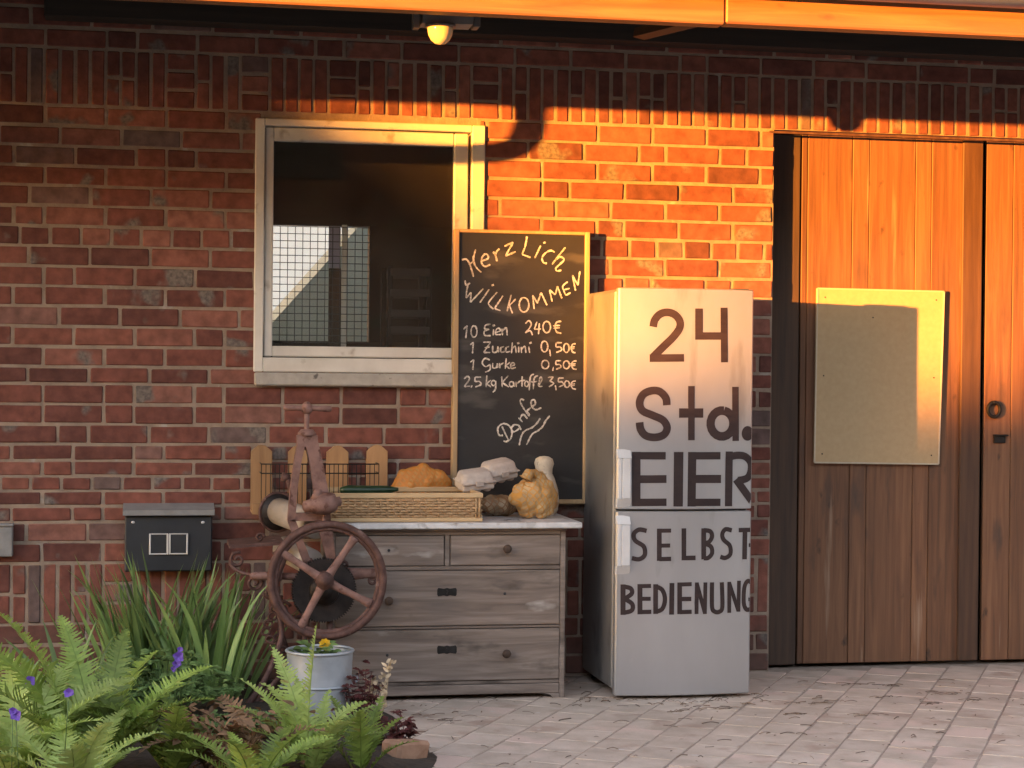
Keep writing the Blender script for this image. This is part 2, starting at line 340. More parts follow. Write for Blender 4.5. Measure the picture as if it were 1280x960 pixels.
RUSTP = mat('pink_worn_iron', [(.28, (.14, .068, .052)), (.6, (.275, .15, .12))], (22, 22, 22), .7, .15, bump=.4, rv=.1, spots=[((.12, .05, .035), 30, .58)])
BLKIRON = mat('black_greasy_iron', [(.3, (.016, .013, .012)), (.7, (.045, .034, .030))], (30, 30, 30), .55, .4, bump=.3, rv=.1)
ROLLER = mat('pale_worn_roller_wood', [(.3, (.33, .28, .235)), (.7, (.50, .45, .39))], (18, 3, 18), .7, bump=.2, rv=.05, spots=[((.25, .19, .15), (24, 5, 24), .66)])
BLACKP = mat('anthracite_plastic', [(.3, (.020, .023, .028)), (.7, (.032, .036, .042))], (6, 6, 6), .5, bump=.05, rv=0)
GREYP = mat('grey_plastic', [(.3, (.20, .195, .19)), (.7, (.28, .275, .265))], (20, 20, 20), .6, bump=.2, rv=0)
LAMPG = mat('lamp_housing', [(.3, (.09, .088, .085)), (.7, (.14, .135, .13))], (20, 20, 20), .5, bump=.02, rv=0)
DOME = mat('sensor_dome_plastic', [(.3, (.62, .50, .28)), (.7, (.72, .60, .36))], (20, 20, 20), .18, bump=0, rv=0)
CHIP = mat('beige_chipboard', [(.3, (.46, .315, .165)), (.7, (.51, .36, .20))], (45, 45, 45), .7, bump=.08, rv=0, spots=[((.41, .28, .15), (4, 4, 2), .64)])
IRON = mat('black_wrought_iron', [(.3, (.012, .011, .010)), (.7, (.03, .027, .025))], (30, 30, 30), .6, .5, bump=.3)
CARD = mat('egg_carton_pulp', [(.3, (.44, .37, .32)), (.7, (.58, .51, .45))], (40, 40, 40), .9, bump=.3, rv=.08, spots=[((.40, .34, .29), 20, .64)])
ZUC = mat('zucchini_skin', [(.3, (.010, .030, .014)), (.7, (.030, .070, .030))], (12, 60, 60), .35, bump=.05, rv=0)
STONEW = mat('cream_cast_stone', [(.3, (.50, .43, .33)), (.7, (.66, .59, .47))], (60, 60, 60), .8, bump=.5, rv=0, spots=[((.34, .28, .21), 60, .62)])
NETO = net_mat('orange_net', (.54, .20, .03), (.44, .19, .04), (.54, .27, .07), 62, .1)
NETF = net_mat('amber_net', (.54, .25, .045), (.36, .21, .085), (.56, .38, .19), 62, .62)
NETD = net_mat('brown_net', (.22, .10, .035), (.16, .10, .05), (.40, .30, .18), 62, .7)
SOIL = mat('dark_soil', [(.3, (.028, .020, .014)), (.7, (.075, .054, .038))], (14, 14, 14), .95, bump=.8, bsc=30, rv=0, bd=.02)
PAVER = mat('worn_concrete_pavers', [(.3, (.40, .315, .245)), (.5, (.50, .395, .315)), (.72, (.59, .48, .395))], (7, 7, 7), .9, bump=.5, bsc=70, rv=.07, spots=[((.40, .29, .225), 5, .58), ((.60, .445, .365), 2.2, .56), ((.56, .50, .46), 11, .67)])
JOINT = mat('paver_joint_sand', [(.3, (.26, .20, .16)), (.7, (.42, .33, .265))], (30, 30, 30), .95, bump=.5, bsc=90, rv=0)
EARTH = mat('yard_ground', [(.3, (.12, .105, .085)), (.7, (.20, .18, .15))], (.6, .6, .6), .95, bump=.3, bsc=20, rv=0)
FERN = mat('fern_green', [(.3, (.17, .26, .04)), (.7, (.33, .43, .09))], (9, 9, 9), .5, bump=.1, rv=.38, trans=.35, spots=[((.30, .22, .07), (9, 9, 9), .66)])
FERNP = mat('pale_fern_green', [(.3, (.30, .41, .085)), (.7, (.48, .57, .18))], (9, 9, 9), .5, bump=.1, rv=.3, trans=.35, spots=[((.30, .22, .07), (9, 9, 9), .66)])
IRIS = mat('iris_leaf', [(.3, (.11, .20, .055)), (.7, (.25, .37, .12))], (12, 12, 4), .45, bump=.1, rv=.45, trans=.3, spots=[((.24, .19, .08), (20, 20, 5), .66)])
LEAF = mat('cranesbill_leaf', [(.3, (.07, .14, .04)), (.7, (.19, .29, .095))], (20, 20, 20), .5, bump=.15, rv=.4, trans=.25)
DRY = mat('dry_brown_leaf', [(.3, (.13, .065, .032)), (.7, (.30, .17, .085))], (16, 16, 16), .8, bump=.2, rv=.4, trans=.15)
TAN = mat('tan_seed_head', [(.3, (.34, .24, .14)), (.7, (.54, .42, .28))], (30, 30, 30), .8, bump=.2, rv=.3)
REDL = mat('dark_red_leaf', [(.3, (.055, .014, .014)), (.7, (.14, .038, .034))], (20, 20, 20), .5, bump=.15, rv=.45, trans=.15)
PURPLE = mat('violet_petal', [(.3, (.16, .07, .48)), (.7, (.28, .14, .62))], (30, 30, 30), .5, bump=.05, rv=.2, trans=.3)
YELLOW = mat('yellow_petal', [(.3, (.72, .42, .01)), (.7, (.85, .56, .03))], (30, 30, 30), .5, bump=.05, rv=.15, trans=.3)
CLAY = mat('reddish_edging_clay', [(.3, (.26, .13, .075)), (.7, (.42, .24, .15))], (20, 20, 20), .85, bump=.4, rv=.05)
STRAW = mat('straw_bits', [(.3, (.09, .058, .04)), (.7, (.22, .15, .10))], (30, 30, 30), .9, bump=.1, rv=.45)
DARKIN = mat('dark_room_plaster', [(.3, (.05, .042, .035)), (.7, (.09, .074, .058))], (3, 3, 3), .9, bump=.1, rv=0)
LILAC = mat('lilac_board', [(.3, (.30, .28, .40)), (.7, (.38, .36, .48))], (5, 5, 5), .8, rv=0)
GLASS = glass_mat('dusty_window_glass', dirt=.06)
WIRE = mat('grey_wire', [(.3, (.05, .05, .055)), (.7, (.09, .09, .095))], (30, 30, 30), .5, .6, bump=0, rv=0)
BARNW = mat('barn_plaster', [(.3, (.30, .26, .22)), (.7, (.38, .34, .29))], (1, 1, 1), .9, rv=0)
TILE = mat('red_roof_tiles', [(.3, (.16, .06, .04)), (.7, (.24, .09, .06))], (4, 4, 4), .8, rv=.1)
SHEDW = mat('pale_green_shed_boards', [(.3, (.20, .24, .20)), (.7, (.27, .31, .26))], (6, 6, 1), .8, rv=.1)
HEDGE = mat('hedge_leaf', [(.3, (.025, .05, .015)), (.7, (.06, .10, .03))], (5, 5, 5), .7, rv=.4)

# ------------------------------------------------------------ ground
b = MB(); b.add([(-400, -400, -.06), (400, -400, -.06), (400, 400, -.06), (-400, 400, -.06)], [[0, 1, 2, 3]])
tag(b.build('ground', EARTH), None, None, kind='structure')
b = MB(); b.add([(-7, -3.1, -.0035), (6, -3.1, -.0035), (6, .2, -.0035), (-7, .2, -.0035)], [[0, 1, 2, 3]])
tag(b.build('paving_joint_bed', JOINT), None, None, kind='structure')
b = MB(); a = R(60); pl, pw = .205, .165
for i in range(-36, 37):
    for j in range(-44, 45):
        u = (i + (.5 if j % 2 else 0)) * pl; v = j * pw
        x = u * math.cos(a) - v * math.sin(a); y = -2.4 + u * math.sin(a) + v * math.cos(a)
        if not (-4 < x < 5 and -3.1 < y < -.06): continue
        if x < -.75 and y > -3 and y < -.4: continue
        dz = random.gauss(0, .0008)
        Mx = Matrix.Translation((x, y, dz)) @ Matrix.Rotation(a + random.gauss(0, .006), 4, 'Z') @ Matrix.Rotation(random.gauss(0, .0022), 4, 'X')
        g_ = .0025 + random.random() * .003
        b.box(-pl / 2 + g_, pl / 2 - g_, -pw / 2 + g_, pw / 2 - g_, -.05, 0, .0016, M=Mx, jit=.003)
tag(b.build('pavement', PAVER), None, None, kind='structure')
# ------------------------------------------------------------ brick building
HOUSE = thing('brick_building', (1.2, 0, 0), 'old red brick building with a timber canopy, a pale framed window and plank barn doors', 'building')
wx0, wx1 = W(318, 300).x, W(605, 300).x
dx0 = W(966.5, 400).x
DX1 = 3.75
ROW = .0843; ZS = 2.438
rows = []
z = ZS; k = 0
while k < 13: rows.append((z - ROW, z, 'h' if k == 6 else 's')); z -= ROW; k += 1
ys = [455.5, 480, 505.5, 530.5, 555.5, 576, 595.5, 614, 632.5, 652.5, 677.5, 703.7, 779.5, 805, 830, 856, 882]
zz = [W(120, q).z for q in ys]; zz[0] = z
for k in range(len(zz) - 1): rows.append((zz[k + 1], zz[k], 'v' if k == 11 else 'h' if k == 6 else 's'))
rows.append((ZS, ZS + .242, 'v'))
z = ZS + .242
for k in range(9): rows.append((z, z + ROW, 's')); z += ROW
WTOP = z
b = MB()
def put(xa, xb, za, zb, frnd=None):
    jt = .0055
    xa += jt + random.random() * .002; xb -= jt + random.random() * .002
    if xb - xa < .018: return
    hz = .0055 + random.random() * .0015
    dy = max(-.004, min(.0012, random.gauss(-.0004, .0014))); t = random.gauss(0, .0016)
    b.box(xa, xb, dy, .11, za + hz + t * .4, zb - hz + t, .0042, rnd=frnd, jit=.0028)
def zone(xa, xb, za, zb):
    """the pieces of a brick left over beside the openings"""
    zc = (za + zb) / 2; out = [(xa, xb)]
    for (oa, ob, oz0, oz1) in ((wx0 + .03, wx1 - .03, 1.33, 2.40), (dx0, DX1, -1, ZS - .01)):
        if oz0 < zc < oz1:
            nx = []
            for (p, q) in out:
                if q <= oa or p >= ob: nx.append((p, q))
                else:
                    if p < oa: nx.append((p, oa))
                    if q > ob: nx.append((ob, q))
            out = nx
    return out
for ri, (za, zb, kind) in enumerate(rows):
    x = -6.1 - random.random() * .25
    if kind == 's': x = -6.25 + (.0625 * ((ri * 2 + (ri % 3)) % 4)) 
    while x < 5.2:
        if kind == 'v': L_ = .0625 if random.random() > .04 else .125
        elif kind == 'h': L_ = .125
        else: L_ = .125 if random.random() < .13 else .25
        for (p, q) in zone(x, x + L_, za, zb):
            if kind == 'v' and L_ > .1:
                h3 = (zb - za) / 3
                for t in range(3): put(p, q, za + t * h3, za + (t + 1) * h3)
            elif kind == 'v' and random.random() < .22:
                hm = za + (zb - za) * random.choice((.5, .52, .48)); put(p, q, za, hm); put(p, q, hm, zb)
            else: put(p, q, za, zb)
        x += L_
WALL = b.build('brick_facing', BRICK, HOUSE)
b = MB()
for (xa, xb, za, zb) in ((-9.0, wx0 + .035, -.1, WTOP), (wx0 + .035, wx1 - .035, -.1, 1.35), (wx0 + .035, wx1 - .035, 2.385, WTOP), (wx1 - .035, dx0 - .004, -.1, WTOP), (dx0 - .004, DX1 + .004, ZS + .004, WTOP), (DX1 + .004, 5.2, -.1, WTOP)):
    b.box(xa, xb, .0040, .24, za, zb, .0005)
b.build('mortar', MORTAR, WALL)
b = MB()
b.box(dx0 - .05, 4.0, 2.4, 2.5, -.1, 3.2); b.box(3.9, 4.0, .26, 2.4, -.1, 3.2); b.box(1.21, dx0 + .1, .26, 2.4, -.1, 3.2); b.box(dx0 - .05, 4.0, .26, 2.5, 3.2, 3.3)
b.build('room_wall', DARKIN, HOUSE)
# window
cw = W(461, 480).x
WIN = None
b = MB(); z0, z1 = W(450, 466).z, W(450, 152).z
ow = .040
b.box(wx0, wx0 + ow, -.012, .10, z0, z1, .004); b.box(wx1 - .058, wx1, -.012, .10, z0, z1, .004)
b.box(wx0 + ow, wx1 - .058, -.0115, .10, z1 - .030, z1, .004); b.box(wx0 + ow, wx1 - .058, -.0115, .10, z0, z0 + .062, .004)
WIN = b.build('window', WHITEP, HOUSE)
sx0, sx1 = wx0 + ow + .004, wx1 - .072; sz0, sz1 = z0 + .066, z1 - .036
b = MB()
b.box(sx0, sx0 + .036, .006, .06, sz0, sz1, .005); b.box(sx1 - .062, sx1, .006, .06, sz0, sz1, .005)
b.box(sx0 + .036, sx1 - .062, .0065, .06, sz1 - .056, sz1, .005); b.box(sx0 + .036, sx1 - .062, .0065, .06, sz0, sz0 + .046, .005)
b.build('sash', WHITEP, WIN)
b = MB(); b.box(sx0 + .03, sx1 - .056, .030, .034, sz0 + .04, sz1 - .05, .0002); b.build('pane', GLASS, WIN)
b = MB(); b.box(wx0 + .004, wx1 + .01, -.045, .02, z0 - .058, z0 - .002, .006); b.build('sill', SILL, WIN)
b = MB(); b.box(wx0 + ow, wx1 - .06, .11, .115, z0 + .05, z0 + .052, .0003)
gz0, gz1 = W(370, 428, -.13).z, W(370, 283, -.13).z; gx0, gx1 = W(331, 350, -.13).x, W(462, 350, -.13).x
n = int((gx1 - gx0) / .031)
for i in range(n + 1): x = lerp(gx0, gx1, i / n); b.tube([(x, .13, gz0), (x, .13, gz1)], .0017, 5)
n = int((gz1 - gz0) / .031)
for i in range(n + 1): z = lerp(gz0, gz1, i / n); b.tube([(gx0, .133, z), (gx1, .133, z)], .0017, 5)
b.build('wire_grille', WIRE, WIN)
# back window of the room
D2 = -3.3; p0 = W(300, 425, D2); p1 = W(462, 283, D2)
b = MB(); b.box(-3.0, 1.1, 3.3, 3.4, -.1, p0.z); b.box(-3.0, 1.1, 3.3, 3.4, p1.z, 3.2)
b.box(-3.0, p0.x, 3.301, 3.399, p0.z, p1.z); b.box(p1.x, 1.1, 3.301, 3.399, p0.z, p1.z)
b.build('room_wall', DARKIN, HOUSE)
b = MB()
b.box(-3.05, -2.95, .3, 3.3, -.1, 3.2); b.box(1.1, 1.2, .3, 3.3, -.1, 3.2); b.box(-3, 1.1, .26, 3.4, 3.2, 3.3); b.box(-3, 1.1, .26, 3.4, -.05, 0)
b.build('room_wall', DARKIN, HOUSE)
D3 = -.24; b = MB(); b.box(W(427, 350, D3).x, W(433.5, 350, D3).x, .235, .255, W(430, 434, D3).z, W(430, 281, D3).z, .003); b.build('inner_bar', WHITEP, WIN)
b = MB(); b.box(W(411, 350, D3).x, W(425.5, 350, D3).x, .258, .268, W(420, 335, D3).z, W(420, 282, D3).z, .002); b.build('inner_board', LILAC, WIN)
b = MB(); b.box(W(411, 350, D3).x, W(426.5, 350, D3).x, .24, .25, W(420, 434, D3).z, W(420, 335.5, D3).z, .002); b.build('inner_post', DARKW, WIN)
NH = thing('neighbour_house', (-1, 11, 0), 'white rendered house wall added behind the shed for pale light in the window', 'house')  # white wall added so the back window shows pale instead of yellow sky
b = MB(); b.box(-9, 12, 11, 13, -.05, 6, .02); b.build('house_side', mat('white_render', [(.3, (.66, .67, .66)), (.7, (.76, .77, .76))], (2, 2, 2), .9, rv=0), NH)
b = MB(); b.prism([(-9.3, 5.8), (12.3, 5.8), (12.3, 6.1), (1.5, 9), (-9.3, 6.1)], 10.7, 13.3); b.build('roof', TILE, NH)
SHED = thing('garden_shed', (-1.4, 5, 0), 'pale green wooden shed seen through the dim window', 'shed')
b = MB(); e0 = W(333, 422, -5.); e1 = W(462, 268, -5.)
b.prism([(e0.x - 1.0, -.05), (e1.x + 3, -.05), (e1.x + 3, e1.z - .1), (e1.x, e1.z), (e0.x - .05, e0.z), (e0.x - 1.0, e0.z - .8)], 5, 7)
b.build('shed_side', SHEDW, SHED)
# crates inside
CR = thing('slatted_crate', (.0, .6, 0), 'grey slatted crates standing inside the dark room behind the glass', 'crate')
SLT = mat('dull_grey_slats', [(.3, (.10, .092, .085)), (.7, (.16, .15, .14))], (3, 30, 30), .8, bump=.1)
c0, c1 = W(488, 400, -.7).x, W(537, 400, -.7).x
for y in (340, 366, 392, 413):
    z = W(510, y, -.7).z
    for yy in (.7, 1.0): b = MB(); b.box(c0, c1, yy, yy + .015, z - .018, z + .018, .002); b.build('slat', SLT, CR)
for x in (c0, c1):
    for y in (.716, .975): b = MB(); b.box(x - .012, x + .012, y, y + .024, 0, W(510, 332, -.7).z, .002); b.build('crate_post', IRON, CR)

# barn door: two leaves in a recess
DD = -.09
def dxw(px): return W(px, 400, DD).x
dtop = W(1100, 170, DD).z
b = MB()
b.box(dx0 + .002, W(999, 400, DD + .004).x, .087, .16, .012, ZS - .004, .004)
b.box(W(999, 400, DD + .004).x + .001, DX1 - .002, .066, .16, dtop + .002, ZS - .004, .004)
FR = b.build('door_frame', DARKW, HOUSE)
b = MB()
bt = MB()
bt.box(dx0 - .03, DX1, -.004, .012, ZS - .013, ZS - .003, .001); bt.build('lintel_strip', RUST, HOUSE)
def planks(name, bounds, rnds, x1):
    b = MB()
    for i in range(len(bounds) - 1):
        b.box(dxw(bounds[i]) + .0012, dxw(bounds[i + 1]) - .0012, .09 + random.random() * .002, .115, .016, dtop - .004, .0028, rnd=rnds[i])
    return b.build(name, DOORW, HOUSE)
DL = planks('barn_door', [1000.5, 1008, 1064, 1085, 1143, 1163, 1203], [.3, .62, .9, .75, .95, .5], 0)
b = MB(); b.box(dxw(1200), dxw(1225), .072, .0895, .018, dtop - .006, .004, rnd=.2); b.build('cover_strip', DARKW if False else mat('brown_cover_strip', [(.3, (.06, .028, .015)), (.7, (.12, .06, .032))], (38, 38, 2), .7, bump=.3, rv=.1), DL)
DRt = planks('barn_door', [1231, 1265, 1302, 1345, 1380, 1425, 1470, 1520, 1560, 1600], [.8, .55, .7, .3, .9, .5, .7, .4, .6], 0)
b = MB(); c = W(1243, 512, DD + .02)
ring = [(c.x + .030 * math.cos(t * R(15)), .074, c.z + .034 * math.sin(t * R(15))) for t in range(24)]
b.tube(ring, .0085, 8, closed=True); b.tube([(c.x, .10, c.z + .032), (c.x, .066, c.z + .034)], .008, 8)
b.build('handle', IRON, DRt)
b = MB(); c = W(1250, 549, DD + .01); b.box(c.x - .030, c.x + .028, .078, .0895, c.z - .018, c.z + .016, .002); b.box(c.x - .032, c.x + .038, .068, .088, c.z + .014, c.z + .022, .002)
b.build('latch', IRON, DRt)

# canopy roof
bz0 = W(900, 30, 1.67).z
XL, XR = -5.2, 4.6
# sloping roof sheet, rising to the wall
b = MB()
yf, zf, yb, zb_ = -1.86, bz0 + .13, .20, bz0 + .50
b.add([(XL, yf, zf), (XR, yf, zf), (XR, yb, zb_), (XL, yb, zb_), (XL, yf, zf + .05), (XR, yf, zf + .05), (XR, yb, zb_ + .05), (XL, yb, zb_ + .05)],
      [[0, 1, 2, 3], [4, 5, 6, 7], [0, 1, 5, 4], [1, 2, 6, 5], [2, 3, 7, 6], [3, 0, 4, 7]])
RF = b.build('canopy_roof', SOFFIT, HOUSE)
xj = W(907, 30, 1.67).x
b = MB(); b.box(XL, xj - .002, -1.67, -1.59, bz0, bz0 + .155, .006, rnd=.4); b.box(xj + .002, XR, -1.671, -1.59, bz0 + .004, bz0 + .155, .006, rnd=.75)
b.build('front_beam', BEAMW, RF)
lx = W(57, 20).x; lz = W(57, 26).z
b = MB(); b.box(lx, XR, -.12, .0 - .004, lz, lz + .18, .005); b.build('wall_plate', SOFFIT, RF)
sl_ = (zb_ - zf) / (yb - yf)
for x in (-5.0, -4.2, -3.5, -2.7, -1.85, -1.0, -.15, .7, 1.55, 2.4, 3.25, 4.1):
    b = MB()
    p = [(-1.585, zf + sl_ * (-1.585 - yf) - .004), (-.06, zf + sl_ * (-.06 - yf) - .004), (-.06, zf + sl_ * (-.06 - yf) - .12), (-1.585, zf + sl_ * (-1.585 - yf) - .09)]
    b.add([(x - .04, q[0], q[1]) for q in p] + [(x + .04, q[0], q[1]) for q in p], [[0, 1, 2, 3], [4, 5, 6, 7], [0, 1, 5, 4], [1, 2, 6, 5], [2, 3, 7, 6], [3, 0, 4, 7]])
    b.build('rafter', RAFT, RF)
b = MB(); pA = W(880, 29, 1.58); pB = W(799, 49, 1.1)
b.bar(pA + Vector((0, 0, .02)), pB + Vector((0, 0, .02)), .035, .05); b.build('brace', RAFT, RF)
# gutter with its downpipe beyond the corner of the view
gz = W(1210, 7, 1.74).z
b = MB(); gr, gy = .052, -1.735
sec = [(gy - gr * math.cos(t * math.pi / 12), gz + gr - gr * math.sin(t * math.pi / 12)) for t in range(13)]
vs_ = []; fs = []
GX0, GX1 = -4.4, XR
for (x) in (GX0, GX1):
    for q in sec: vs_.append((x, q[0], q[1]))
for i in range(12): fs.append([i, i + 1, 13 + i + 1, 13 + i])
b.add(vs_, fs, .5, True)
b.tube([(GX0, sec[0][0], sec[0][1]), (GX1, sec[0][0], sec[0][1])], .008, 8)
GT = b.build('gutter', GUTTER, RF)
md = GT.modifiers.new('thickness', 'SOLIDIFY'); md.thickness = .003
gxo = W(650, 160).x - math.tan(SUN_AZ) * 1.735 + .045
b = MB()
pp = spline([(gxo, gy, gz + .01), (gxo, gy, gz - .08), (gxo, gy + .005, gz - .20), (gxo - .01, gy + .04, gz - .27), (gxo - .04, gy + .12, gz - .305), (gxo - .12, gy + .3, gz - .318), (gxo - .3, gy + .6, gz - .325), (gxo - .55, gy + 1.0, gz - .335), (gxo - .8, gy + 1.45, gz - .36), (gxo - .85, gy + 1.59, gz - .43), (gxo - .86, gy + 1.63, gz - .55), (gxo - .86, gy + 1.64, gz - .8), (gxo - .86, gy + 1.64, .1)], 6)
b.tube(pp, .043, 14); b.lathe([(.068, .03), (.06, -.05), (.046, -.10)], 16, Matrix.Translation((gxo, gy, gz)))
b.build('downpipe', GUTTER, RF)

# ------------------------------------------------------------ things fixed to the building
c = W(557, 22, 1.38)
LM = thing('floodlight', c, 'grey security floodlight with a round sensor dome hanging under the golden beam', 'lamp')
b = MB(); cz = W(557, 31, 1.40).z
xa, xb = W(527, 25, 1.40).x, W(590, 25, 1.40).x
b.add([(xa, -1.42, cz), (xb, -1.42, cz + .002), (xb + .012, -1.41, cz + .075), (xa + .012, -1.41, cz + .075), (xa, -1.32, cz), (xb, -1.32, cz), (xb, -1.32, cz + .075), (xa, -1.32, cz + .075)],
      [[0, 1, 2, 3], [4, 5, 6, 7], [0, 1, 5, 4], [1, 2, 6, 5], [2, 3, 7, 6], [3, 0, 4, 7]])
b.build('lamp_head', GREYP, LM)
b = MB(); b.box(xb + .004, xb + .03, -1.41, -1.34, cz - .005, cz + .06, .004); b.box(xa - .03, xa - .004, -1.40, -1.35, cz - .016, cz + .05, .004); b.box(xa - .03, xb + .03, -1.38, -1.32, cz + .076, zf + sl_ * (-1.38 - yf) - .003, .004)
b.build('bracket', LAMPG, LM)
b = MB(); dc = W(550, 37, 1.40); rad = .047
b.lathe([(.0, -rad * 1.2), (rad * .4, -rad * 1.12), (rad * .72, -rad * .86), (rad * .93, -rad * .45), (rad, 0), (rad, .004)], 24, Matrix.Translation((dc.x, -1.41, dc.z)))
b.build('sensor_dome', DOME, LM)
b = MB(); b.lathe([(rad + .008, 0), (rad + .008, .012), (rad - .01, .016)], 24, Matrix.Translation((dc.x, -1.41, dc.z + .004))); b.build('dome_collar', LAMPG, LM)

NB = thing('notice_board', W(1100, 470, DD + .02), 'blank beige chipboard panel screwed to the barn door planks', 'board')
q = [W(1022, 360.5, DD + .022), W(1180, 364.5, DD + .022), W(1173, 580, DD + .022), W(1018, 578, DD + .022)]
b = MB(); b.prism([(p.x, p.z) for p in q], .068, .0885, b=.002); b.build('panel', CHIP, NB)
b = MB()
def edge(p, q_, wd): b.bar((p.x, .0672, p.z), (q_.x, .0672, q_.z), wd, .004)
ins = .005
for i in range(4): edge(q[i], q[(i + 1) % 4], .007)
b.build('edge_strip', mat('pale_panel_edge', [(.3, (.50, .41, .29)), (.7, (.58, .48, .35))], (40, 40, 40), .7, bump=.1, rv=.08), NB)
for (u, v) in ((.06, .05), (.94, .05), (.06, .5), (.94, .5), (.06, .95), (.94, .95), (.44, .16)):
    p = q[0].lerp(q[1], u).lerp(q[3].lerp(q[2], u), v); b = MB(); b.ell((p.x, .0668, p.z), (.0035, .002, .0035), 8, 5); b.build('screw', IRON, NB)

PS = thing('power_socket_box', W(211, 675), 'dark outdoor power box with two white framed sockets under a sloping lid', 'socket box')
pa, pb = W(156, 640, .09), W(265, 714, .09)
b = MB(); b.box(pa.x, pb.x, -.085, -.003, pb.z, W(200, 645, .09).z, .006); b.build('box_body', BLACKP, PS)
b = MB(); zt = W(200, 634.5, .1).z; zl = W(200, 644, .1).z
b.add([(pa.x - .008, -.112, zl), (pb.x + .008, -.112, zl), (pb.x + .008, -.112, zt - .01), (pa.x - .008, -.112, zt - .01), (pa.x - .008, -.003, zl + .001), (pb.x + .008, -.003, zl + .001), (pb.x + .008, -.003, zt + .012), (pa.x - .008, -.003, zt + .012)],
      [[0, 1, 2, 3], [4, 5, 6, 7], [0, 1, 5, 4], [1, 2, 6, 5], [2, 3, 7, 6], [3, 0, 4, 7]]); b.build('box_lid', GREYP, PS)
f0, f1 = W(186.5, 667, .09), W(235, 693, .09); xm = (f0.x + f1.x) / 2
for (xa, xb) in ((f0.x, xm - .001), (xm + .001, f1.x)):
    b = MB(); t_ = .0075
    b.box(xa, xa + t_, -.096, -.0852, f1.z, f0.z, .002); b.box(xb - t_, xb, -.096, -.0852, f1.z, f0.z, .002)
    b.box(xa + t_, xb - t_, -.0955, -.0852, f0.z - .004, f0.z, .001); b.box(xa + t_, xb - t_, -.0955, -.0852, f1.z, f1.z + .006, .002)
    sk = b.build('socket_frame', FGREY, PS)
    b = MB(); b.box(xa + t_ + .0005, xb - t_ - .0005, -.0935, -.0853, f1.z + .0065, f0.z - .0045, .003); b.build('socket_flap', BLACKP, sk)
for px in (166.3, 253.7):
    c = W(px, 653, .088); b = MB(); b.ell((c.x, -.086, c.z), (.008, .004, .006), 10, 6); b.build('screw', FGREY, PS)
JB = thing('junction_box', W(2, 675), 'small grey junction box on the brickwork beside nothing but bricks', 'box')
JB['label'] = 'small worn grey junction box screwed to the bare brickwork'
b = MB(); ja, jb = W(-22, 655, .05), W(15.5, 696, .05); b.box(ja.x, jb.x, -.05, -.003, jb.z, ja.z - .012, .004); b.build('box_body', GREYP, JB)
b = MB(); b.box(ja.x - .004, jb.x + .004, -.056, -.003, ja.z - .011, ja.z, .003); b.build('box_lid', FGREY if False else GREYP, JB)

# ------------------------------------------------------------ strokes: handwriting and tape letters
def stroke(b, pts, wd, yf_, k, smooth=False, sub=.008, wv=0.0, rnd=None, lim=1e9):
    """flat band along (x, z) points; yf_(x) gives the surface it lies on"""
    P_ = [Vector((p[0], p[1], 0)) for p in pts]
    if smooth and len(P_) > 2: P_ = spline(P_, 7)
    Q = [P_[0]]
    for i in range(1, len(P_)):
        n = max(1, int((P_[i] - P_[i - 1]).length / sub))
        for t in range(1, n + 1): Q.append(P_[i - 1].lerp(P_[i], t / n))
    vs_ = []; fs = []
    for i, p in enumerate(Q):
        a_ = (Q[i] - Q[i - 1]).normalized() if i else None; c_ = (Q[i + 1] - Q[i]).normalized() if i < len(Q) - 1 else None
        a_ = a_ or c_; c_ = c_ or a_
        t = (a_ + c_); t = t.normalized() if t.length > 1e-6 else a_
        n = Vector((-t.y, t.x, 0)); ml = 1 / max(.55, n.dot(Vector((-a_.y, a_.x, 0))))
        ww = wd * (1 + wv * noise.noise(Vector((p.x * 90, p.y * 90, k)))) / 2 * ml
        if wv and (i == 0 or i == len(Q) - 1): ww *= .55
        for s_ in (1, -1):
            e = p + n * ww * s_; e.x = min(e.x, lim); vs_.append((e.x, yf_(e.x) - .0009 - .00012 * k, e.y))
    for i in range(len(Q) - 1): fs.append([2 * i, 2 * i + 1, 2 * i + 3, 2 * i + 2])
    b.add(vs_, fs, rnd)
def oval(cx, cy, rx, ry, n=14, a0=80): return [(cx + rx * math.cos(R(a0 + 360 * i / n)), cy - ry * math.sin(R(a0 + 360 * i / n))) for i in range(n + 1)]

# ------------------------------------------------------------ chalkboard
BD = .055
CB = thing('chalkboard', W(650, 600, .03), 'tall chalkboard price list with white chalk writing in a pale wood frame', 'chalkboard')
t0, t1, t2, t3 = W(568, 286, BD), W(738, 288.5, BD), W(731, 630, BD), W(565, 630, BD)
cx0, cx1, cz0, cz1 = (t0.x + t3.x) / 2, (t1.x + t2.x) / 2 + .006, t2.z, t0.z
b = MB(); fr_ = .022
b.box(cx0, cx0 + fr_, -.058, -.004, cz0, cz1, .003); b.box(cx1 - fr_, cx1, -.058, -.004, cz0, cz1, .003)
b.box(cx0 + fr_, cx1 - fr_, -.0575, -.004, cz1 - .014, cz1, .003); b.box(cx0 + fr_, cx1 - fr_, -.0575, -.004, cz0, cz0 + .02, .003)
b.build('wood_frame', PINE, CB)
b = MB(); b.box(cx0 + fr_ - .002, cx1 - fr_ + .002, -.046, -.0045, cz0 + .018, cz1 - .012, .001); b.build('board_face', SLATE, CB)
b = MB(); kk = [0]
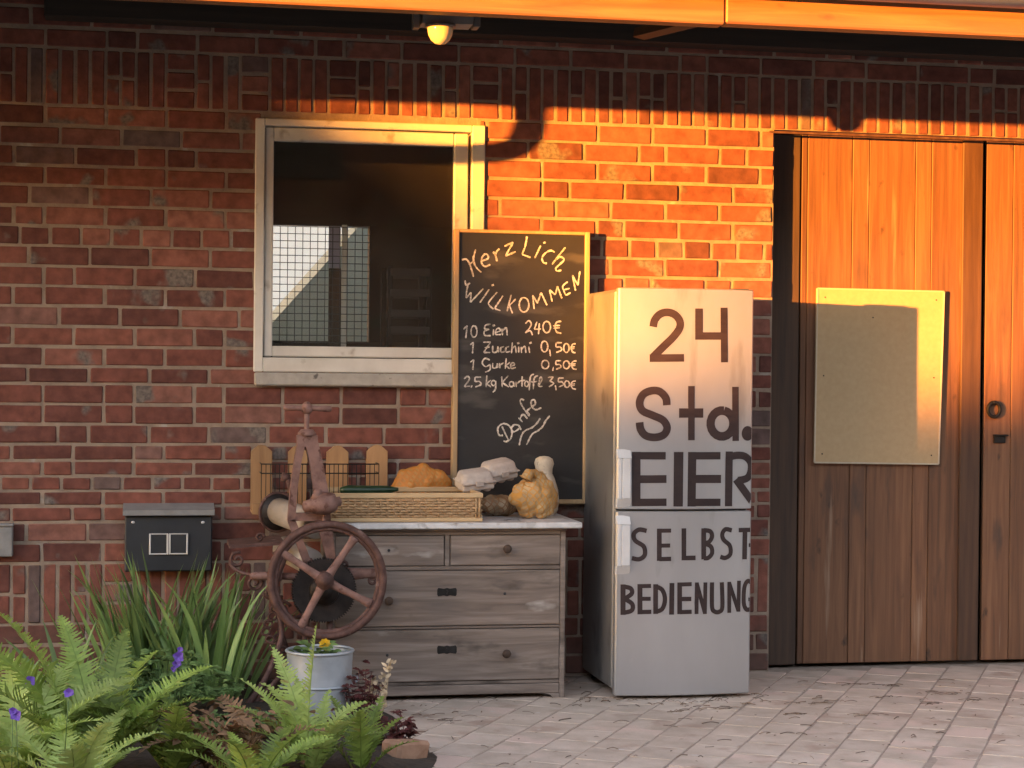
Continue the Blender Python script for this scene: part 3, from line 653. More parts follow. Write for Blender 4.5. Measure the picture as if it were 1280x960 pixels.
def chalk(org, sc_, lst, wd=.0062, dots=()):
    for s_ in lst:
        kk[0] += 1
        pts = [(lambda w_: (w_.x, w_.z))(W(org[0] + p[0] / sc_, org[1] + p[1] / sc_, .047)) for p in s_]
        stroke(b, pts, wd, lambda x: -.046, kk[0] % 9, smooth=len(pts) > 2, sub=.004, wv=.55)
    for d_ in dots:
        kk[0] += 1
        p = W(org[0] + d_[0] / sc_, org[1] + d_[1] / sc_, .047)
        stroke(b, [(p.x - .005, p.z - .002), (p.x + .005, p.z + .002)], .008, lambda x: -.046, kk[0] % 9, sub=.004)
A = ((570, 290), 7.529)
chalk(*A, [[(55, 262), (95, 256), (125, 292), (148, 360), (165, 422)], [(185, 165), (166, 235), (168, 285), (192, 335), (238, 380)], [(130, 302), (168, 272)],
           [(240, 272), (300, 250), (298, 216), (268, 210), (240, 255), (245, 300), (275, 325), (322, 306)], [(350, 185), (372, 225), (387, 276)], [(368, 220), (384, 182), (408, 158)],
           [(455, 135), (537, 95)], [(537, 95), (466, 226)], [(466, 226), (562, 185)], [(668, 40), (652, 130), (622, 210)], [(622, 210), (702, 240)],
           [(797, 128), (740, 246)], [(928, 190), (890, 175), (840, 200), (810, 245), (822, 285), (855, 296)],
           [(1030, 145), (965, 225), (905, 305)], [(940, 258), (985, 235), (1016, 262), (975, 305), (940, 340), (950, 366), (992, 360)]], .0075, dots=[(832, 100)])
chalk(*A, [[(85, 455), (95, 500), (132, 480)], [(112, 500), (100, 560), (95, 622)], [(95, 622), (142, 568)], [(142, 568), (135, 662)], [(135, 662), (257, 533)],
           [(312, 540), (225, 665)], [(388, 565), (312, 655), (312, 688), (352, 725)], [(442, 600), (362, 720)], [(362, 720), (418, 740)], [(520, 590), (480, 746)], [(562, 630), (503, 692)], [(503, 692), (532, 766)],
           oval(640, 685, 45, 68), [(735, 726), (722, 595)], [(722, 595), (766, 672)], [(766, 672), (800, 570)], [(800, 570), (856, 690)],
           [(905, 656), (880, 545)], [(880, 545), (935, 592)], [(935, 592), (955, 510)], [(955, 510), (996, 626)], [(1052, 468), (1005, 510), (1018, 560), (1035, 592), (1078, 570)], [(1015, 545), (1070, 530)],
           [(1125, 552), (1095, 405)], [(1095, 405), (1146, 502)], [(1146, 502), (1166, 368)]], .0066, dots=[(345, 500)])
B_ = ((570, 390), 5.335)
euro = lambda x, y, w_, h: [[(x + w_, y - h * .9), (x + w_ * .3, y - h * .75), (x, y), (x + w_ * .3, y + h * .8), (x + w_, y + h)], [(x - w_ * .3, y - h * .18), (x + w_ * .8, y - h * .25)], [(x - w_ * .3, y + h * .2), (x + w_ * .75, y + h * .12)]]
five = lambda x, y, w_, h: [[(x + w_, y), (x, y)], [(x, y), (x, y + h * .42), (x + w_ * .7, y + h * .44), (x + w_ * .95, y + h * .75), (x, y + h)]]
chalk(*B_, [[(50, 115), (75, 90)], [(75, 90), (65, 175)], oval(120, 130, 20, 38), [(230, 80), (198, 88), (192, 112), (222, 116)], [(222, 116), (190, 128), (192, 155), (232, 158)],
            [(250, 115), (248, 156)], [(265, 136), (296, 125), (285, 108), (268, 118), (265, 148), (300, 150)], [(306, 110), (310, 156)], [(309, 128), (335, 106), (341, 156)],
            [(462, 78), (485, 58), (502, 80), (488, 110), (462, 140)], [(462, 140), (495, 125), (510, 155)], [(540, 65), (522, 115)], [(522, 115), (567, 113)], [(556, 75), (550, 148)], oval(605, 100, 25, 38)]
      + euro(660, 100, 42, 42) +
      [[(95, 220), (115, 200)], [(115, 200), (110, 276)], [(180, 202), (232, 200)], [(232, 200), (184, 270)], [(184, 270), (228, 270)], [(190, 238), (225, 233)],
       [(245, 225), (246, 266), (272, 264), (280, 228)], [(280, 228), (284, 270)], [(320, 230), (299, 240), (301, 267), (326, 262)], [(353, 230), (333, 240), (335, 267), (361, 262)],
       [(376, 203), (370, 275)], [(372, 250), (394, 228), (401, 274)], [(418, 230), (418, 272)], [(435, 232), (437, 273)], [(437, 248), (459, 230), (466, 273)], [(485, 230), (491, 273)],
       oval(590, 230, 22, 36), [(624, 250), (630, 296)]] + five(668, 205, 38, 65) + [oval(736, 240, 18, 30)] + euro(769, 240, 28, 32) +
      [[(95, 335), (118, 318)], [(118, 318), (112, 386)], [(226, 320), (192, 310), (175, 340), (198, 364), (230, 348)], [(226, 345), (226, 384), (194, 402)], [(245, 340), (246, 371), (268, 371), (276, 342)], [(276, 342), (279, 373)],
       [(290, 340), (293, 376)], [(293, 354), (317, 339)], [(335, 308), (328, 379)], [(361, 335), (331, 358)], [(331, 358), (359, 379)], [(366, 361), (390, 351), (380, 338), (365, 350), (369, 376), (399, 369)],
       oval(595, 350, 24, 28), [(650, 366), (645, 393)]] + five(667, 325, 34, 57) + [oval(736, 352, 20, 26)] + euro(771, 353, 33, 30) +
      [[(53, 446), (75, 429), (89, 448), (54, 497)], [(54, 497), (96, 494)], [(108, 488), (100, 506)]] + five(128, 434, 40, 66) +
      [[(206, 423), (200, 501)], [(233, 454), (204, 476)], [(204, 476), (233, 501)], oval(250, 474, 14, 17), [(264, 458), (263, 512), (245, 536)],
       [(305, 430), (308, 501)], [(349, 424), (308, 470)], [(308, 470), (353, 501)], oval(370, 481, 14, 17), [(384, 464), (389, 499)], [(400, 464), (402, 501)], [(402, 480), (426, 461)], [(441, 428), (440, 499)], [(424, 460), (461, 455)],
       oval(471, 479, 13, 18), [(521, 414), (497, 432), (488, 522)], [(474, 471), (511, 462)], [(547, 424), (522, 442), (515, 516)], [(505, 471), (541, 462)], [(550, 491), (574, 450), (562, 438), (551, 490), (576, 496)],
       [(613, 437), (646, 434), (625, 460)], [(625, 460), (651, 476), (619, 499)], [(662, 488), (668, 522)]] + five(684, 440, 34, 60) + [oval(740, 481, 16, 22)] + euro(768, 486, 32, 29), .0062, dots=[(252, 90), (415, 208), (496, 206)])
C_ = ((570, 480), 7.529)
chalk(*C_, [[(432, 398), (465, 470), (492, 525)], [(442, 482), (405, 480), (394, 415), (440, 374), (500, 392), (527, 450), (512, 518), (472, 541), (448, 535)],
            [(590, 388), (548, 384), (520, 420), (545, 450), (597, 418)], [(588, 384), (612, 432)], [(588, 318), (626, 357)], [(602, 332), (622, 290), (646, 296), (672, 327)],
            [(640, 155), (618, 142), (604, 168), (640, 235), (692, 304)], [(702, 222), (664, 258)], [(664, 258), (695, 292)], [(708, 212), (745, 192), (738, 150), (708, 160), (714, 212), (750, 242), (803, 224)],
            [(792, 322), (760, 370), (715, 410), (650, 440), (615, 490), (595, 577)], [(882, 298), (845, 345), (815, 400), (770, 440), (715, 475), (664, 573)]], .0072)
b.build('chalk_lettering', CHALK, CB)

# ------------------------------------------------------------ refrigerator
FD = .65
fx0, fx1 = W(773.5, 500, FD).x, W(943, 500, FD).x
fz1 = W(860, 360.5, FD).z; fz0 = W(860, 871, FD).z; fzs = W(860, 638, FD).z
FRG = thing('refrigerator', ((fx0 + fx1) / 2, -.35, 0), 'tall silver fridge freezer with dark tape lettering on both doors', 'fridge')
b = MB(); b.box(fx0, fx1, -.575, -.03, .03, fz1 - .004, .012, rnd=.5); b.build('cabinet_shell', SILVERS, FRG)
b = MB(); b.box(fx0 + .01, fx1 - .01, -.584, -.574, .05, fz1 - .015, .002); b.build('door_gasket', GASKET, FRG)
b = MB(); b.box(fx0 + .02, fx1 - .02, -.57, -.50, .006, .032, .002)
b.build('plinth', GASKET, FRG)
for x in (fx0 + .05, fx1 - .05):
    for y in (-.53, -.08): b = MB(); b.lathe([(.018, .0), (.018, .032)], 12, Matrix.Translation((x, y, 0))); b.build('foot', GASKET, FRG)
fc, fh = (fx0 + fx1) / 2, (fx1 - fx0) / 2
def fyf(x):
    u = max(-1, min(1, (x - fc) / fh)); return -.628 - .022 * (1 - u * u)
def door(name, za, zb):
    b = MB(); n = 20; out = [(fx0 + (fx1 - fx0) * i / n) for i in range(n + 1)]
    prof = [(x, fyf(x)) for x in out]
    c_ = .006
    ring = [(fx0 + .002, -.584), (fx0, -.60), (fx0, fyf(fx0) + c_), ] + [(fx0 + c_, fyf(fx0 + c_))] + prof[1:-1] + [(fx1 - c_, fyf(fx1 - c_)), (fx1, fyf(fx1) + c_), (fx1, -.60), (fx1 - .002, -.584)]
    N = len(ring); vs_ = []
    for (z, ins) in ((za, .004), (za + .004, 0), (zb - .004, 0), (zb, .004)):
        for (x, y) in ring: vs_.append((x + (ins if x < fc else -ins) * (abs(x - fc) / fh), y + (ins if y < -.6 else 0), z))
    fs = []
    for k in range(3):
        for i in range(N): fs.append([k * N + i, k * N + (i + 1) % N, (k + 1) * N + (i + 1) % N, (k + 1) * N + i])
    fs += [list(range(N))[::-1], list(range(3 * N, 4 * N))]
    b.add(vs_, fs, .5, True); return b.build(name, SILVER, FRG, auto=35)
b = MB(); b.box(fx1 - .085, fx1 - .012, -.60, -.50, fz1 - .003, fz1 + .005, .002); b.build('hinge_cap', GASKET, FRG); b = MB(); b.box(fx1 - .05, fx1 - .02, -.612, -.584, fzs - .0035, fzs + .0035, .001); b.build('hinge_cap', GASKET, FRG)
UD = door('fridge_door', fzs + .004, fz1)
LD = door('freezer_door', fz0 + .006, fzs - .004)
def handle(door_, ya, yb):
    b = MB(); za, zb = W(780, yb, .66).z, W(780, ya, .66).z; xa = fx0 - .004; xb = W(790.5, 600, .66).x
    yb_ = fyf(xa + .02) + .002
    # a bowed grip: sloped ends, hollow behind
    for (z0_, z1_, o0, o1) in ((za, za + .035, .004, .026), (zb - .035, zb, .026, .004)):
        b.add([(xa, yb_, z0_), (xb, yb_, z0_), (xb, yb_, z1_), (xa, yb_, z1_), (xa + .004, yb_ - o0, z0_), (xb - .003, yb_ - o0, z0_), (xb - .003, yb_ - o1, z1_), (xa + .004, yb_ - o1, z1_)],
              [[0, 1, 2, 3], [4, 5, 6, 7], [0, 1, 5, 4], [1, 2, 6, 5], [2, 3, 7, 6], [3, 0, 4, 7]], .5)
    b.box(xa + .021, xb - .003, yb_ - .026, yb_ - .001, za + .0352, zb - .0352, .004, .5)
    b.box(xa + .004, xa + .0205, yb_ - .026, yb_ - .016, za + .0352, zb - .0352, .003, .5)
    b.build('handle', FGREY, door_)
handle(UD, 562, 635); handle(LD, 645, 719)
b = MB(); kk[0] = 0
def tape(bb, org, sc_, items):
    for (pts, wd, sm) in items:
        kk[0] += 1
        q = []
        for p in pts:
            w_ = W(min(org[0] + p[0] / sc_, 941.5), org[1] + p[1] / sc_, .645); q.append((w_.x, w_.z))
        stroke(bb, q, wd / sc_ / 313.0, fyf, kk[0] % 8, smooth=sm, sub=.007, lim=fx1 - .004)
T1 = ((770, 370), 4.8)
tape(b, *T1, [([(223, 185), (232, 145), (262, 110), (305, 98), (350, 112), (380, 150), (378, 195), (340, 248), (285, 302), (222, 366)], 48, True), ([(202, 373), (406, 371)], 47, False),
              ([(496, 75), (496, 262)], 50, False), ([(474, 240), (650, 240)], 46, False), ([(648, 70), (651, 398)], 46, False),
              ([(303, 655), (297, 612), (262, 574), (215, 568), (165, 590), (143, 640), (160, 688), (220, 716), (280, 745), (305, 790), (285, 832), (235, 848), (180, 838), (150, 802), (143, 758)], 48, True),
              ([(450, 540), (450, 865)], 42, False), ([(376, 702), (522, 702)], 58, False), ([(719, 545), (721, 870)], 44, False), (oval(636, 765, 70, 78, 20), 54, False)])
p = W(770 + 795 / 4.8, 370 + 825 / 4.8, .645); rr_ = 40 / 4.8 / 313
n = 24; b.add([(p.x, fyf(p.x) - .0012, p.z)] + [(min(fx1 - .004, p.x + rr_ * math.cos(2 * math.pi * i / n)), fyf(p.x + rr_ * math.cos(2 * math.pi * i / n)) - .0012, p.z + rr_ * 1.15 * math.sin(2 * math.pi * i / n)) for i in range(n)], [[0, i + 1, (i + 1) % n + 1] for i in range(n)])
T2 = ((770, 550), 4.173)
tape(b, *T2, [([(107, 62), (107, 346)], 46, False), ([(86, 82), (258, 82)], 40, False), ([(110, 205), (262, 203)], 42, False), ([(108, 326), (262, 324)], 40, False), ([(325, 62), (322, 346)], 52, False),
              ([(396, 62), (392, 346)], 46, False), ([(374, 82), (545, 82)], 40, False), ([(392, 203), (548, 203)], 44, False), ([(390, 325), (545, 325)], 40, False), ([(592, 60), (588, 346)], 42, False),
              ([(592, 88), (640, 80), (680, 88), (708, 120), (708, 165), (688, 200), (640, 212)], 40, True), ([(628, 205), (716, 322)], 42, False)])
b.build('tape_lettering', TAPE, UD)
b = MB()
tape(b, *T2, [([(160, 474), (122, 468), (95, 490), (102, 525), (145, 556), (150, 600), (122, 622), (85, 617)], 24, True), ([(225, 462), (225, 630)], 26, False), ([(225, 473), (286, 472)], 22, False), ([(225, 551), (281, 550)], 22, False), ([(225, 621), (286, 619)], 23, False),
              ([(352, 460), (352, 627)], 26, False), ([(352, 615), (413, 614)], 25, False), ([(456, 460), (456, 622)], 27, False), ([(456, 470), (490, 476), (500, 502), (485, 530), (460, 538)], 24, True), ([(460, 538), (494, 556), (500, 590), (480, 614), (456, 616)], 24, True),
              ([(606, 472), (572, 466), (555, 490), (562, 520), (595, 552), (598, 595), (572, 615), (544, 609)], 24, True), ([(643, 471), (706, 470)], 24, False), ([(678, 470), (675, 624)], 27, False), ([(698, 550), (717, 550)], 20, False),
              ([(40, 755), (40, 914)], 27, False), ([(40, 766), (78, 775), (84, 802), (48, 830)], 24, True), ([(48, 830), (86, 856), (84, 890), (42, 903)], 24, True), ([(126, 752), (126, 910)], 27, False), ([(126, 763), (183, 761)], 22, False), ([(126, 829), (181, 828)], 22, False), ([(126, 898), (184, 896)], 23, False),
              ([(206, 752), (206, 907)], 26, False), ([(206, 763), (240, 782), (254, 830), (240, 880), (206, 896)], 24, True), ([(290, 745), (288, 910)], 27, False), ([(330, 742), (330, 907)], 26, False), ([(330, 753), (393, 751)], 22, False), ([(330, 829), (391, 828)], 24, False), ([(330, 897), (393, 895)], 23, False),
              ([(418, 907), (420, 742)], 22, False), ([(420, 748), (462, 902)], 22, False), ([(462, 907), (465, 742)], 22, False), ([(500, 742), (500, 868), (515, 895), (540, 895), (555, 868), (552, 742)], 24, True),
              ([(592, 902), (592, 740)], 22, False), ([(592, 745), (641, 892)], 22, False), ([(642, 897), (645, 735)], 22, False), ([(717, 748), (692, 738), (674, 772), (671, 850), (686, 886), (716, 882)], 24, True), ([(712, 882), (712, 832)], 22, False), ([(696, 834), (717, 833)], 20, False)])
b.build('tape_lettering', TAPE, LD)

# ------------------------------------------------------------ chest of drawers
CD_ = .55
def cx(px): return W(px, 760, CD_).x
def cz_(py): return W(600, py, CD_).z
CHD = thing('chest_of_drawers', (cx(559), -.3, 0), 'weathered grey wooden chest of drawers with a white marble top', 'chest of drawers')
kx0, kx1 = cx(412), cx(706.5); mz0, mz1 = cz_(660), cz_(652.5)
b = MB()
b.box(kx0 + .004, kx1 - .002, -.525, -.06, .07, mz0 - .002, .003, rnd=.2)
b.box(kx0, kx0 + .022, -CD_, -.5251, .0, mz0 - .014, .003, rnd=.5); b.box(kx1 - .022, kx1, -CD_, -.5251, .0, mz0 - .014, .003, rnd=.6)
b.box(kx0 - .003, kx1 + .003, -CD_ - .004, -.5251, mz0 - .013, mz0 - .001, .003, rnd=.15)
for (ya, yb) in ((664, 668.5), (707.5, 712.5), (782.5, 785.5), (851.5, 855.5)): b.box(kx0 + .0225, kx1 - .0225, -CD_ + .004, -.5251, cz_(yb), cz_(ya), .002, rnd=.25)
b.box(cx(555.5), cx(561.5), -CD_ + .003, -.5251, cz_(707.4), cz_(668.6), .002, rnd=.3)
b.build('carcass', GREYW, CHD)
b = MB()
ap = [(kx0 + .023, cz_(856)), (kx1 - .023, cz_(856)), (kx1 - .023, .004)]
for i in range(9): t = i / 8 * math.pi / 2; ap.append((kx1 - .023 - .028 - .045 * (1 - math.cos(t)), .004 + (cz_(868) - .004) * math.sin(t)))
for i in range(9): t = (8 - i) / 8 * math.pi / 2; ap.append((kx0 + .023 + .028 + .045 * (1 - math.cos(t)), .004 + (cz_(868) - .004) * math.sin(t)))
ap.append((kx0 + .023, .004))
bz_ = cz_(868)
b.box(kx0 + .0232, kx1 - .0232, -CD_ - .001, -.527, bz_, cz_(856), .003, rnd=.8)
for (xs, sg) in ((kx1 - .0232, -1), (kx0 + .0232, 1)):
    pts = [(xs, bz_ - .0005), (xs, .003)] + [(xs + sg * (.028 + .05 * (1 - math.cos(i / 8 * math.pi / 2))), .003 + (bz_ - .0035) * math.sin(i / 8 * math.pi / 2)) for i in range(9)]
    b.prism(pts, -CD_ - .001, -.527, rnd=.75)
for x in (kx0 + .004, kx1 - .05):
    b.box(x, x + .045, -.11, -.065, 0, .0695, .003)
b.build('plinth_board', GREYW, CHD)
b = MB(); b.box(cx(394), cx(724) , -CD_ - .045, -.045, mz0, mz1, .004); b.build('marble_top', MARBLE, CHD)
def drawer(xa, xb, ya, yb, knobs, holes, lock, r_):
    b = MB(); b.box(cx(xa) + .002, cx(xb) - .002, -CD_ - .001, -.527, cz_(yb) + .0015, cz_(ya) - .0015, .003, rnd=r_)
    d_ = b.build('drawer', GREYW, CHD)
    for (x, y) in knobs:
        p = W(x, y, CD_ + .02); b = MB()
        b.lathe([(.009, 0), (.008, .01), (.016, .018), (.018, .026), (.012, .032), (0, .033)], 16, Matrix.Translation((p.x, -CD_ - .0015, p.z)) @ Matrix.Rotation(R(90), 4, 'X'))
        b.build('knob', DARKW, d_)
    for (x, y) in holes:
        p = W(x, y, CD_); b = MB(); b.lathe([(.006, 0), (.0055, .0012), (0, .0014)], 12, Matrix.Translation((p.x, -CD_ - .0015, p.z)) @ Matrix.Rotation(R(90), 4, 'X')); b.build('knob_hole', GASKET, d_)
    if lock:
        p = W(lock[0], lock[1], CD_); b = MB(); L_, H_ = .040, .017
        out = [(p.x - L_, p.z - H_ * .6), (p.x - L_ * .9, p.z - H_), (p.x - L_ * .3, p.z - H_ * .8), (p.x, p.z - H_), (p.x + L_ * .3, p.z - H_ * .8), (p.x + L_ * .9, p.z - H_), (p.x + L_, p.z - H_ * .6), (p.x + L_, p.z + H_ * .6), (p.x + L_ * .9, p.z + H_), (p.x + L_ * .3, p.z + H_ * .8), (p.x, p.z + H_), (p.x - L_ * .3, p.z + H_ * .8), (p.x - L_ * .9, p.z + H_), (p.x - L_, p.z + H_ * .6)]
        b.prism(out, -CD_ - .0035, -CD_ - .0012); b.ell((p.x, -CD_ - .0034, p.z + .003), (.005, .002, .006), 10, 6); b.box(p.x - .002, p.x + .002, -CD_ - .0052, -CD_ - .003, p.z - .009, p.z + .002, .0005)
        b.build('lock_plate', IRON, d_)
drawer(418, 555, 669, 707, [], [(486, 688)], None, .75); drawer(562, 700, 669, 707, [(634, 686)], [], None, .85)
drawer(418, 700, 713, 782, [(486, 751)], [(631, 742)], (558.6, 740), .55); drawer(418, 700, 786, 851, [(633, 817)], [(484, 819)], (558.6, 812), .35)

# ------------------------------------------------------------ basket and zucchini
MT = mz1
bx0, bx1 = W(405, 640, .54).x, W(602.5, 640, .54).x
by0, by1 = -.545, -.14; bh = W(600, 616, .54).z - MT
BK = thing('wicker_basket', ((bx0 + bx1) / 2, -.33, MT), 'shallow rectangular tan wicker tray on the white marble', 'basket')
b = MB(); rows_ = 7
def weave(pa, pb, off):
    L_ = (Vector(pb) - Vector(pa)).length; ns = max(6, int(L_ / .013)); dirn = (Vector(pb) - Vector(pa)).normalized(); nrm = Vector((dirn.y, -dirn.x, 0))
    for r_ in range(rows_):
        z = MT + .018 + (bh - .042) * (r_ + .5) / rows_; pts = []
        for i in range(ns + 1):
            p = Vector(pa).lerp(Vector(pb), i / ns); ph = math.sin(i * math.pi / 2 + (math.pi if r_ % 2 else 0) + off)
            pts.append((p.x + nrm.x * ph * .0046, p.y + nrm.y * ph * .0046, z + random.gauss(0, .0004)))
        b.tube(pts, (bh - .042) / rows_ * .50, 6)
    for i in range(1, ns, 2):
        p = Vector(pa).lerp(Vector(pb), i / ns); b.tube([(p.x, p.y, MT + .016), (p.x, p.y, MT + bh - .02)], .0042, 6, rnd=.15)
i_ = .006
weave((bx0 + i_, by0 + i_, 0), (bx1 - i_, by0 + i_, 0), .8); weave((bx1 - i_, by0 + i_, 0), (bx1 - i_, by1 - i_, 0), .8); weave((bx1 - i_, by1 - i_, 0), (bx0 + i_, by1 - i_, 0), .8); weave((bx0 + i_, by1 - i_, 0), (bx0 + i_, by0 + i_, 0), .8)
WV = b.build('woven_side', WICKER, BK)
b = MB()
for (z0_, z1_) in ((MT + .001, MT + .018), (MT + bh - .022, MT + bh)):
    b.box(bx0 - .003, bx1 + .003, by0 - .004, by0 + .012, z0_, z1_, .004); b.box(bx0 - .003, bx1 + .003, by1 - .012, by1 + .004, z0_, z1_, .004)
    b.box(bx0 - .0025, bx0 + .012, by0 + .0121, by1 - .0121, z0_, z1_, .004); b.box(bx1 - .012, bx1 + .0025, by0 + .0121, by1 - .0121, z0_, z1_, .004)
b.build('rim_band', WICKERB, BK)
b = MB(); b.box(bx0 + .012, bx1 - .012, by0 + .012, by1 - .012, MT + .002, MT + .010, .001); b.build('tray_bottom', WICKER, BK)
for x in (bx0 + .012, bx0 + .026, bx1 - .012, bx1 - .026): b = MB(); b.tube([(x, by0 - .002, MT + .016), (x, by0 - .002, MT + bh - .02)], .004, 6); b.build('corner_stake', WICKER, BK)
zz_a = W(425, 613, .36); zz_b = W(498, 609, .33); zr = .021
ZU = MB(); pts = []; rad_ = []
for i in range(15):
    t = i / 14; p = zz_a.lerp(zz_b, t); pts.append((p.x, lerp(-.37, -.33, t) + .012 * math.sin(t * 3), MT + .120 - .004 * math.sin(t * math.pi))); rad_.append(zr * min(1, .45 + 4 * t, .35 + 3.2 * (1 - t)) * (1.1 - .25 * t))
ZU.tube(pts, rad_, 14); tag(ZU.build('zucchini', ZUC), 'dark green zucchini lying across the tan wicker tray', 'zucchini', 'zucchini in the tray')
random.seed(11)
for k in range(5):
    b = MB(); x = lerp(bx0 + .06, bx1 - .32, k / 4) ; y = lerp(-.47, -.22, k / 4)
    pts = []; rad_ = []
    for i in range(11): t = i / 10; pts.append((x + .24 * t, y + .03 * math.sin(t * 3 + k), MT + .034 + .001 * k)); rad_.append(.024 * min(1, .45 + 4 * t, .35 + 3.2 * (1 - t)))
    b.tube(pts, rad_, 12); tag(b.build('zucchini', ZUC), 'dark green zucchini lying on the floor of the wicker tray', 'zucchini', 'zucchini in the tray floor')
b = MB()
for k in range(2):
    pts = []; rad_ = []
    for i in range(11): t = i / 10; pts.append((zz_a.x - .01 + .22 * t, -.41 + .05 * k + .02 * t, MT + .074)); rad_.append(.021 * min(1, .45 + 4 * t, .35 + 3.2 * (1 - t)))
    b.tube(pts, rad_, 12)
    tag(b.build('zucchini', ZUC), 'dark green zucchini lying in the middle layer of the wicker tray', 'zucchini', 'zucchini in the tray middle'); b = MB()

# ------------------------------------------------------------ picket rack on the wall
PR = thing('picket_rack', W(400, 640, .05), 'small pine rack of four pointed pickets with a black wire guard on the brickwork', 'rack')
pz0 = W(325, 640, .06).z
for i, (xa, xb, yt) in enumerate(((313.5, 340, 556), (360, 384, 557), (408, 435.5, 557), (458, 484.5, 556))):
    a_, c_ = W(xa, 600, .05), W(xb, 600, .05); zt = W((xa + xb) / 2, yt, .05).z; m_ = (a_.x + c_.x) / 2; sh = .028
    b = MB(); b.prism([(a_.x, pz0), (c_.x, pz0), (c_.x, zt - sh), (m_ + .016, zt - .003), (m_, zt), (m_ - .016, zt - .003), (a_.x, zt - sh)], -.048, -.03, b=.002, rnd=i / 3); b.build('picket', PICKETW, PR)
ra, rb = W(313, 640, .06).x, W(485, 640, .06).x
b = MB(); b.box(ra, rb, -.17, -.0485, pz0, pz0 + .012, .002); b.build('shelf_board', PICKETW, PR)
b = MB(); b.box(ra, rb, -.182, -.1705, pz0 - .002, pz0 + .045, .002); b.build('front_board', PICKETW, PR)
b = MB(); b.box(ra + .005, rb - .005, -.0295, -.003, pz0 + .01, pz0 + .03, .002); b.build('wall_batten', PICKETW, PR)
b = MB(); ya, yb = -.165, -.055; za, zb = W(400, 591, .12).z, W(400, 579.5, .12).z
ga, gb = W(326, 590, .12).x, W(472, 590, .12).x
for z in (za, zb): b.tube([(ga, yb, z), (ga, ya, z), (gb, ya, z), (gb, yb, z)], .0028, 6)
n = 26
for i in range(n + 1): x = lerp(ga, gb, i / n); b.tube([(x, ya, pz0 + .013), (x, ya, zb)], .0017, 5)
b.build('wire_guard', IRON, PR)

# ------------------------------------------------------------ potato nets, egg cartons, figure
def lumpy(c, rx, ry, rz, n, pr, seed, pull=None):
    """skin of a net drawn over n potatoes heaped inside an ellipsoid standing on z = c.z"""
    rg = random.Random(seed); ps = []
    for _ in range(n):
        while True:
            d = Vector((rg.uniform(-1, 1), rg.uniform(-1, 1), rg.uniform(-1, 1)))
            if .2 < d.length < 1: break
        ps.append((Vector((d.x * (rx - pr), d.y * (ry - pr), d.z * (rz - pr))), pr * rg.uniform(.8, 1.15)))
    b = MB(); nu, nv = 84, 52; vs_ = []
    for j in range(nv + 1):
        th = math.pi * j / nv
        for i in range(nu):
            ph = 2 * math.pi * i / nu; d = Vector((math.sin(th) * math.cos(ph), math.sin(th) * math.sin(ph), math.cos(th)))
            base = 1 / math.sqrt((d.x / rx) ** 2 + (d.y / ry) ** 2 + (d.z / rz) ** 2) * .80
            r_ = base
            for (q, pr_) in ps:
                t = q.dot(d); 
                if t < 0: continue
                h2 = q.length_squared - t * t
                if h2 < pr_ * pr_: r_ = max(r_, t + math.sqrt(pr_ * pr_ - h2))
            p = d * r_
            if pull: p = pull(p)
            vs_.append(Vector((c[0], c[1], c[2] + rz)) + Vector((p.x, p.y, max(p.z, -rz * .93))))
    # one smoothing pass keeps the net taut between potatoes
    for _ in range(1):
        nn = [v.copy() for v in vs_]
        for j in range(1, nv):
            for i in range(nu): nn[j * nu + i] = (vs_[j * nu + i] * 2 + vs_[j * nu + (i + 1) % nu] + vs_[j * nu + i - 1] + vs_[(j + 1) * nu + i] + vs_[(j - 1) * nu + i]) / 6
        vs_ = nn
    zmin = min(v.z for v in vs_); vs_ = [v - Vector((0, 0, zmin - c[2])) for v in vs_]
    fs = [[j * nu + i, (j + 1) * nu + i, (j + 1) * nu + (i + 1) % nu, j * nu + (i + 1) % nu] for j in range(nv) for i in range(nu)]
    b.add(vs_, fs, .5, True); return b
def sack(c, rx, ry, rz, n, pr, seed, m, label, neck=None):
    o = thing('potato_sack', c, label, 'potato sack', 'net sacks on the marble top')
    lumpy(c, rx, ry, rz, n, pr, seed).build('net_bag', m, o)
    if neck:
        b = MB(); p = Vector(neck[0])
        b.tube(spline([p + Vector(q) for q in neck[1]], 4), neck[2], 10); b.build('gathered_neck', m, o)
    return o
p = W(526, 605, .16)
sack((p.x + .004, -.105, MT), .150, .052, (W(535, 573, .12).z - MT) / 2, 60, .030, 3, NETO, 'bright orange net sack leaning behind the wicker tray')
p = W(668, 640, .38)
hh = (W(668, 590, .38).z - MT)
sack((p.x + .002, -.385, MT), .120, .085, hh * .49, 95, .028, 15, NETF, 'amber net sack of potatoes at the front of the marble top',
     ((p.x - .005, -.40, MT + hh * .93), [(.03, .02, -.03), (.008, .0, .0), (-.008, -.012, .012), (-.028, -.03, .012), (-.045, -.035, -.012)], [.034] * 4 + [.020] * 4 + [.014] * 4 + [.022] * 4 + [.030]))
p = W(622, 636, .26)
sack((p.x + .005, -.24, MT), .10, .075, .052, 60, .026, 9, NETD, 'brown net sack of potatoes squeezed under the egg cartons')
